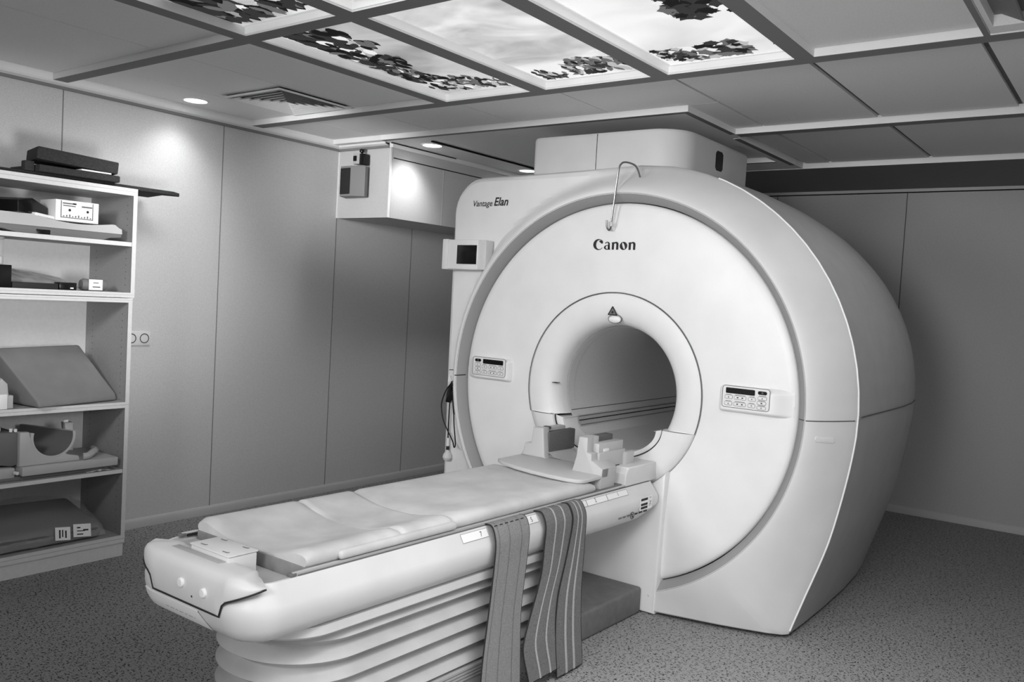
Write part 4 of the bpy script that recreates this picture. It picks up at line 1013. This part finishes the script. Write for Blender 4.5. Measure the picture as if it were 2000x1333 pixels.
# shelf 5: bagged dark pad with labels
Z5 = .1045
t = thing('wrapped_pad', 'dark pad wrapped in clear film with white labels on the bottom shelf', 'wrapped pad', (-2.1, -1.6, Z5))
d = MB(); d.box(-2.35, -2.0, -1.93, -1.31, Z5, Z5 + .16, M['pad'], .03, 4)
nv = []
for x, y, z in d.v:
    k = (x + 2.0) / -.35
    nv.append((x, y, Z5 + .001 + (z - Z5) * lerp(.42, 1.0, max(0, min(1, k * 1.6))) * interp([(-1.93, .95), (-1.5, 1.0), (-1.31, .8)], y)))
d.v = nv; pd = link('pad', d, t, angle=60)
d = MB(); rows = []
for i in range(40):
    y = lerp(-1.935, -1.295, i / 39); rows.append([])
    for k in range(22):
        s_ = k / 21; x = lerp(-2.33, -1.992, s_); kk = (x + 2.0) / -.35
        base = .16 * lerp(.42, 1.0, max(0, min(1, kk * 1.6))) * interp([(-1.93, .95), (-1.5, 1.0), (-1.31, .8), (-1.295, .3)], y)
        if x > -2.0: base = lerp(.05, .004, (x + 2.0) / .008)
        rows[-1].append((x, y, Z5 + .005 + base + .004 * abs(sin(23 * y + 9 * s_)) + .003 * abs(sin(61 * y - 14 * s_))))
d.grid(rows, M['filmclear']); link('film', d, t, angle=80)
for a, b2, zc in ((-1.535, -1.465, .052), (-1.452, -1.368, .052)):
    d = MB(); X = Matrix.Translation((-1.9935, (a + b2) / 2, Z5 + zc)) @ Matrix.Rotation(-.12, 4, 'X') @ Matrix.Rotation(-.35, 4, 'Y'); w = (b2 - a) / 2
    d.box(-.0006, .0006, -w, w, -.030, .030, M['label'], xf=X)
    for q in ((-.6, -.2, .010, .016), (-.6, .3, -.004, .0), (-.6, .1, -.02, -.015), (.1, .7, -.002, .005)) if b2 > -1.4 else ((-.5, -.3, -.02, .018), (-.1, .05, -.015, .018), (.3, .5, -.02, .014)): d.box(.0006, .0012, q[0] * w, q[1] * w, q[2], q[3], M['ink'], xf=X)
    link('paper_label', d, t, flat=True)

# ------------------------------------------------------------------ wall things
t = thing('wall_socket', 'double power socket on the left wall just right of the bookcase', 'socket', (-2.37, -.94, 1.0), None)
d = MB(); d.box(XL, XL + .009, -1.02, -.876, 1.0, 1.077, M['white2'], .003); pl = link('socket_plate', d, t)
for y in (-.985, -.912):
    d = MB(); d.lathe([(.027, .0095), (.026, .011), (.022, .0105), (.019, .004), (.001, .004)], (XL, y, 1.038), 'x', M['seam'], 24)
    d.lathe([(.018, .0048), (.001, .005)], (XL, y, 1.038), 'x', M['white2'], 24); d.box(XL + .004, XL + .0056, y - .010, y + .010, 1.036, 1.040, M['ink'])
    for k in (-.007, .007): d.lathe([(.0035, .006), (.0005, .0062)], (XL, y + k, 1.038), 'x', M['ink'], 8)
    link('socket_outlet', d, pl)
t = thing('wall_speaker', 'grey loudspeaker fixed to the wall bulkhead', 'speaker', (-2.2, .34, 1.95))
d = MB(); o = [(-2.255, .316), (-2.150, .311), (-2.066, .352), (-2.076, .385), (-2.10, .409), (-2.30, .409), (-2.266, .33)]
d.prism(o, 'z', 1.955, 2.148, M['spk'], .006, 2); sb = link('cabinet', d, t)
d = MB(); d.box(-.048, .045, -.005, .006, 0, .165, M['spk2'], .004, xf=Matrix.Translation((-2.203, .3125, 1.969)) @ Matrix.Rotation(-.048, 4, 'Z')); link('grille', d, sb)
t = thing('wall_camera', 'small camera unit mounted on the bulkhead above the loudspeaker', 'camera', (-2.15, .37, 2.16))
d = MB(); d.box(-2.168, -2.112, .336, .385, 2.160, 2.228, M['tray'], .006); d.box(-2.116, -2.084, .34, .405, 2.157, 2.226, M['black'], .006); bdy = link('camera_body', d, t)
d = MB(); d.box(-2.160, -2.132, .329, .337, 2.178, 2.212, M['black'], .003); link('lens', d, bdy)
d = MB(); d.lathe([(.001, -.016), (.014, -.008), (.016, 0), (.014, .01), (.001, .016)], (-2.108, .355, 2.243), 'z', M['black'], 16); link('sensor_ball', d, bdy)
d = MB(); d.lathe([(.022, .0), (.022, .02)], (-2.19, .385, 2.195), 'y', M['spk'], 16, cap0=True); link('mount', d, bdy)

# ------------------------------------------------------------------ light
w = bpy.data.worlds.new('world'); SC.world = w; w.use_nodes = True
w.node_tree.nodes['Background'].inputs[0].default_value = (.5, .5, .5, 1); w.node_tree.nodes['Background'].inputs[1].default_value = 0
def area(name, loc, rot, sx, sy, e):
    l = bpy.data.lights.new(name, 'AREA'); l.shape = 'RECTANGLE'; l.size = sx; l.size_y = sy; l.energy = e
    o = bpy.data.objects.new(name, l); COL.objects.link(o); o.location = loc; o.rotation_euler = rot; return o
def spot(name, loc, aim, e, ang, blend=.6, size=.05):
    l = bpy.data.lights.new(name, 'SPOT'); l.energy = e; l.spot_size = radians(ang); l.spot_blend = blend; l.shadow_soft_size = size
    o = bpy.data.objects.new(name, l); COL.objects.link(o); o.location = loc
    o.rotation_euler = (Vector(aim) - Vector(loc)).to_track_quat('-Z', 'Y').to_euler(); return o
area('overhead_fill', (2.2, -2.6, 2.27), (0, 0, 0), 1.2, 2.4, 43)  # unseen area lamp, added to fill the room from above
area('overhead_fill', (1.6, .6, 2.27), (0, 0, 0), 1.2, 1.0, 4)  # small added fill under the right-hand ceiling, no fixture there
spot('added_spot', (1.2, -4.5, 2.0), (.25, -.25, .95), 190, 56, .7, .5)  # added key on the scanner front, no known fixture
spot('added_spot', (-.6, -4.4, 2.0), (-.15, .0, 1.1), 250, 42, .6, .5)  # second added key, lifts the left half of the disc
spot('added_spot', (2.6, -3.6, 1.1), (.3, -1.2, .4), 55, 40, .9, .3)  # added low spot, brightens the near side of the table
spot('added_spot', (1.6, -1.9, 2.25), (1.25, -1.3, 0), 185, 90, 1, .3)  # added spot, brightens the floor at the front right
spot('added_spot', (1.5, -4.6, 1.5), (1.0, .4, 2.3), 170, 46, .9, .4)  # added spot, whitens the ceiling lips that face the camera
spot('wall_fill_spot', (-1.3, -1.2, 2.25), (-2.38, -.9, 1.45), 44, 80, .9, .2)  # added fill on the left wall, no fixture there
spot('wall_fill_spot', (.2, -1.9, 1.2), (-2.38, -1.3, 1.5), 98, 50, .9, .2)  # added fill hung in mid-room, reaches into the bookcase
spot('wall_fill_spot', (-.6, -3.2, 1.9), (-2.38, -1.8, 1.3), 80, 56, .9, .2)  # added fill on the bookcase end of the wall
spot('wall_fill_spot', (-1.2, -1.6, 1.9), (-2.15, .41, 2.05), 140, 34, .9, .2)  # added spot, brightens the end face of the bulkhead
spot('downlight_beam', (-2.165, -.79, 2.29), (-2.40, -.79, 1.75), 6, 96, 1)
spot('downlight_beam', (-1.69, .55, 2.26), (-1.92, .55, 1.85), 11, 100, 1)
spot('downlight_beam', (-1.70, 1.58, 2.26), (-1.90, 1.58, 1.8), 14, 84, 1)
spot('downlight_beam', (-2.165, -2.15, 2.29), (-2.40, -2.15, 1.75), 4, 96, 1)

# ------------------------------------------------------------------ camera
yaw, pitch, roll, fpx = -0.6408, -0.0484, 0.0559, 1681.2
fw = Vector((sin(yaw) * cos(pitch), cos(yaw) * cos(pitch), sin(pitch)))
r0 = Vector((cos(yaw), -sin(yaw), 0)); u0 = r0.cross(fw)
rr_ = r0 * cos(roll) + u0 * sin(roll); uu = u0 * cos(roll) - r0 * sin(roll)
cam = bpy.data.cameras.new('camera'); co = bpy.data.objects.new('camera', cam); COL.objects.link(co)
mw = Matrix((rr_, uu, -fw)).transposed().to_4x4(); mw.translation = Vector((1.9924, -3.4455, 1.3594)); co.matrix_world = mw
cam.sensor_width = 36; cam.lens = fpx / 2000 * 36; cam.clip_start = .05
SC.camera = co
SC.view_settings.view_transform = 'Standard'; SC.view_settings.look = 'None'; SC.view_settings.exposure = 0; SC.view_settings.gamma = 1
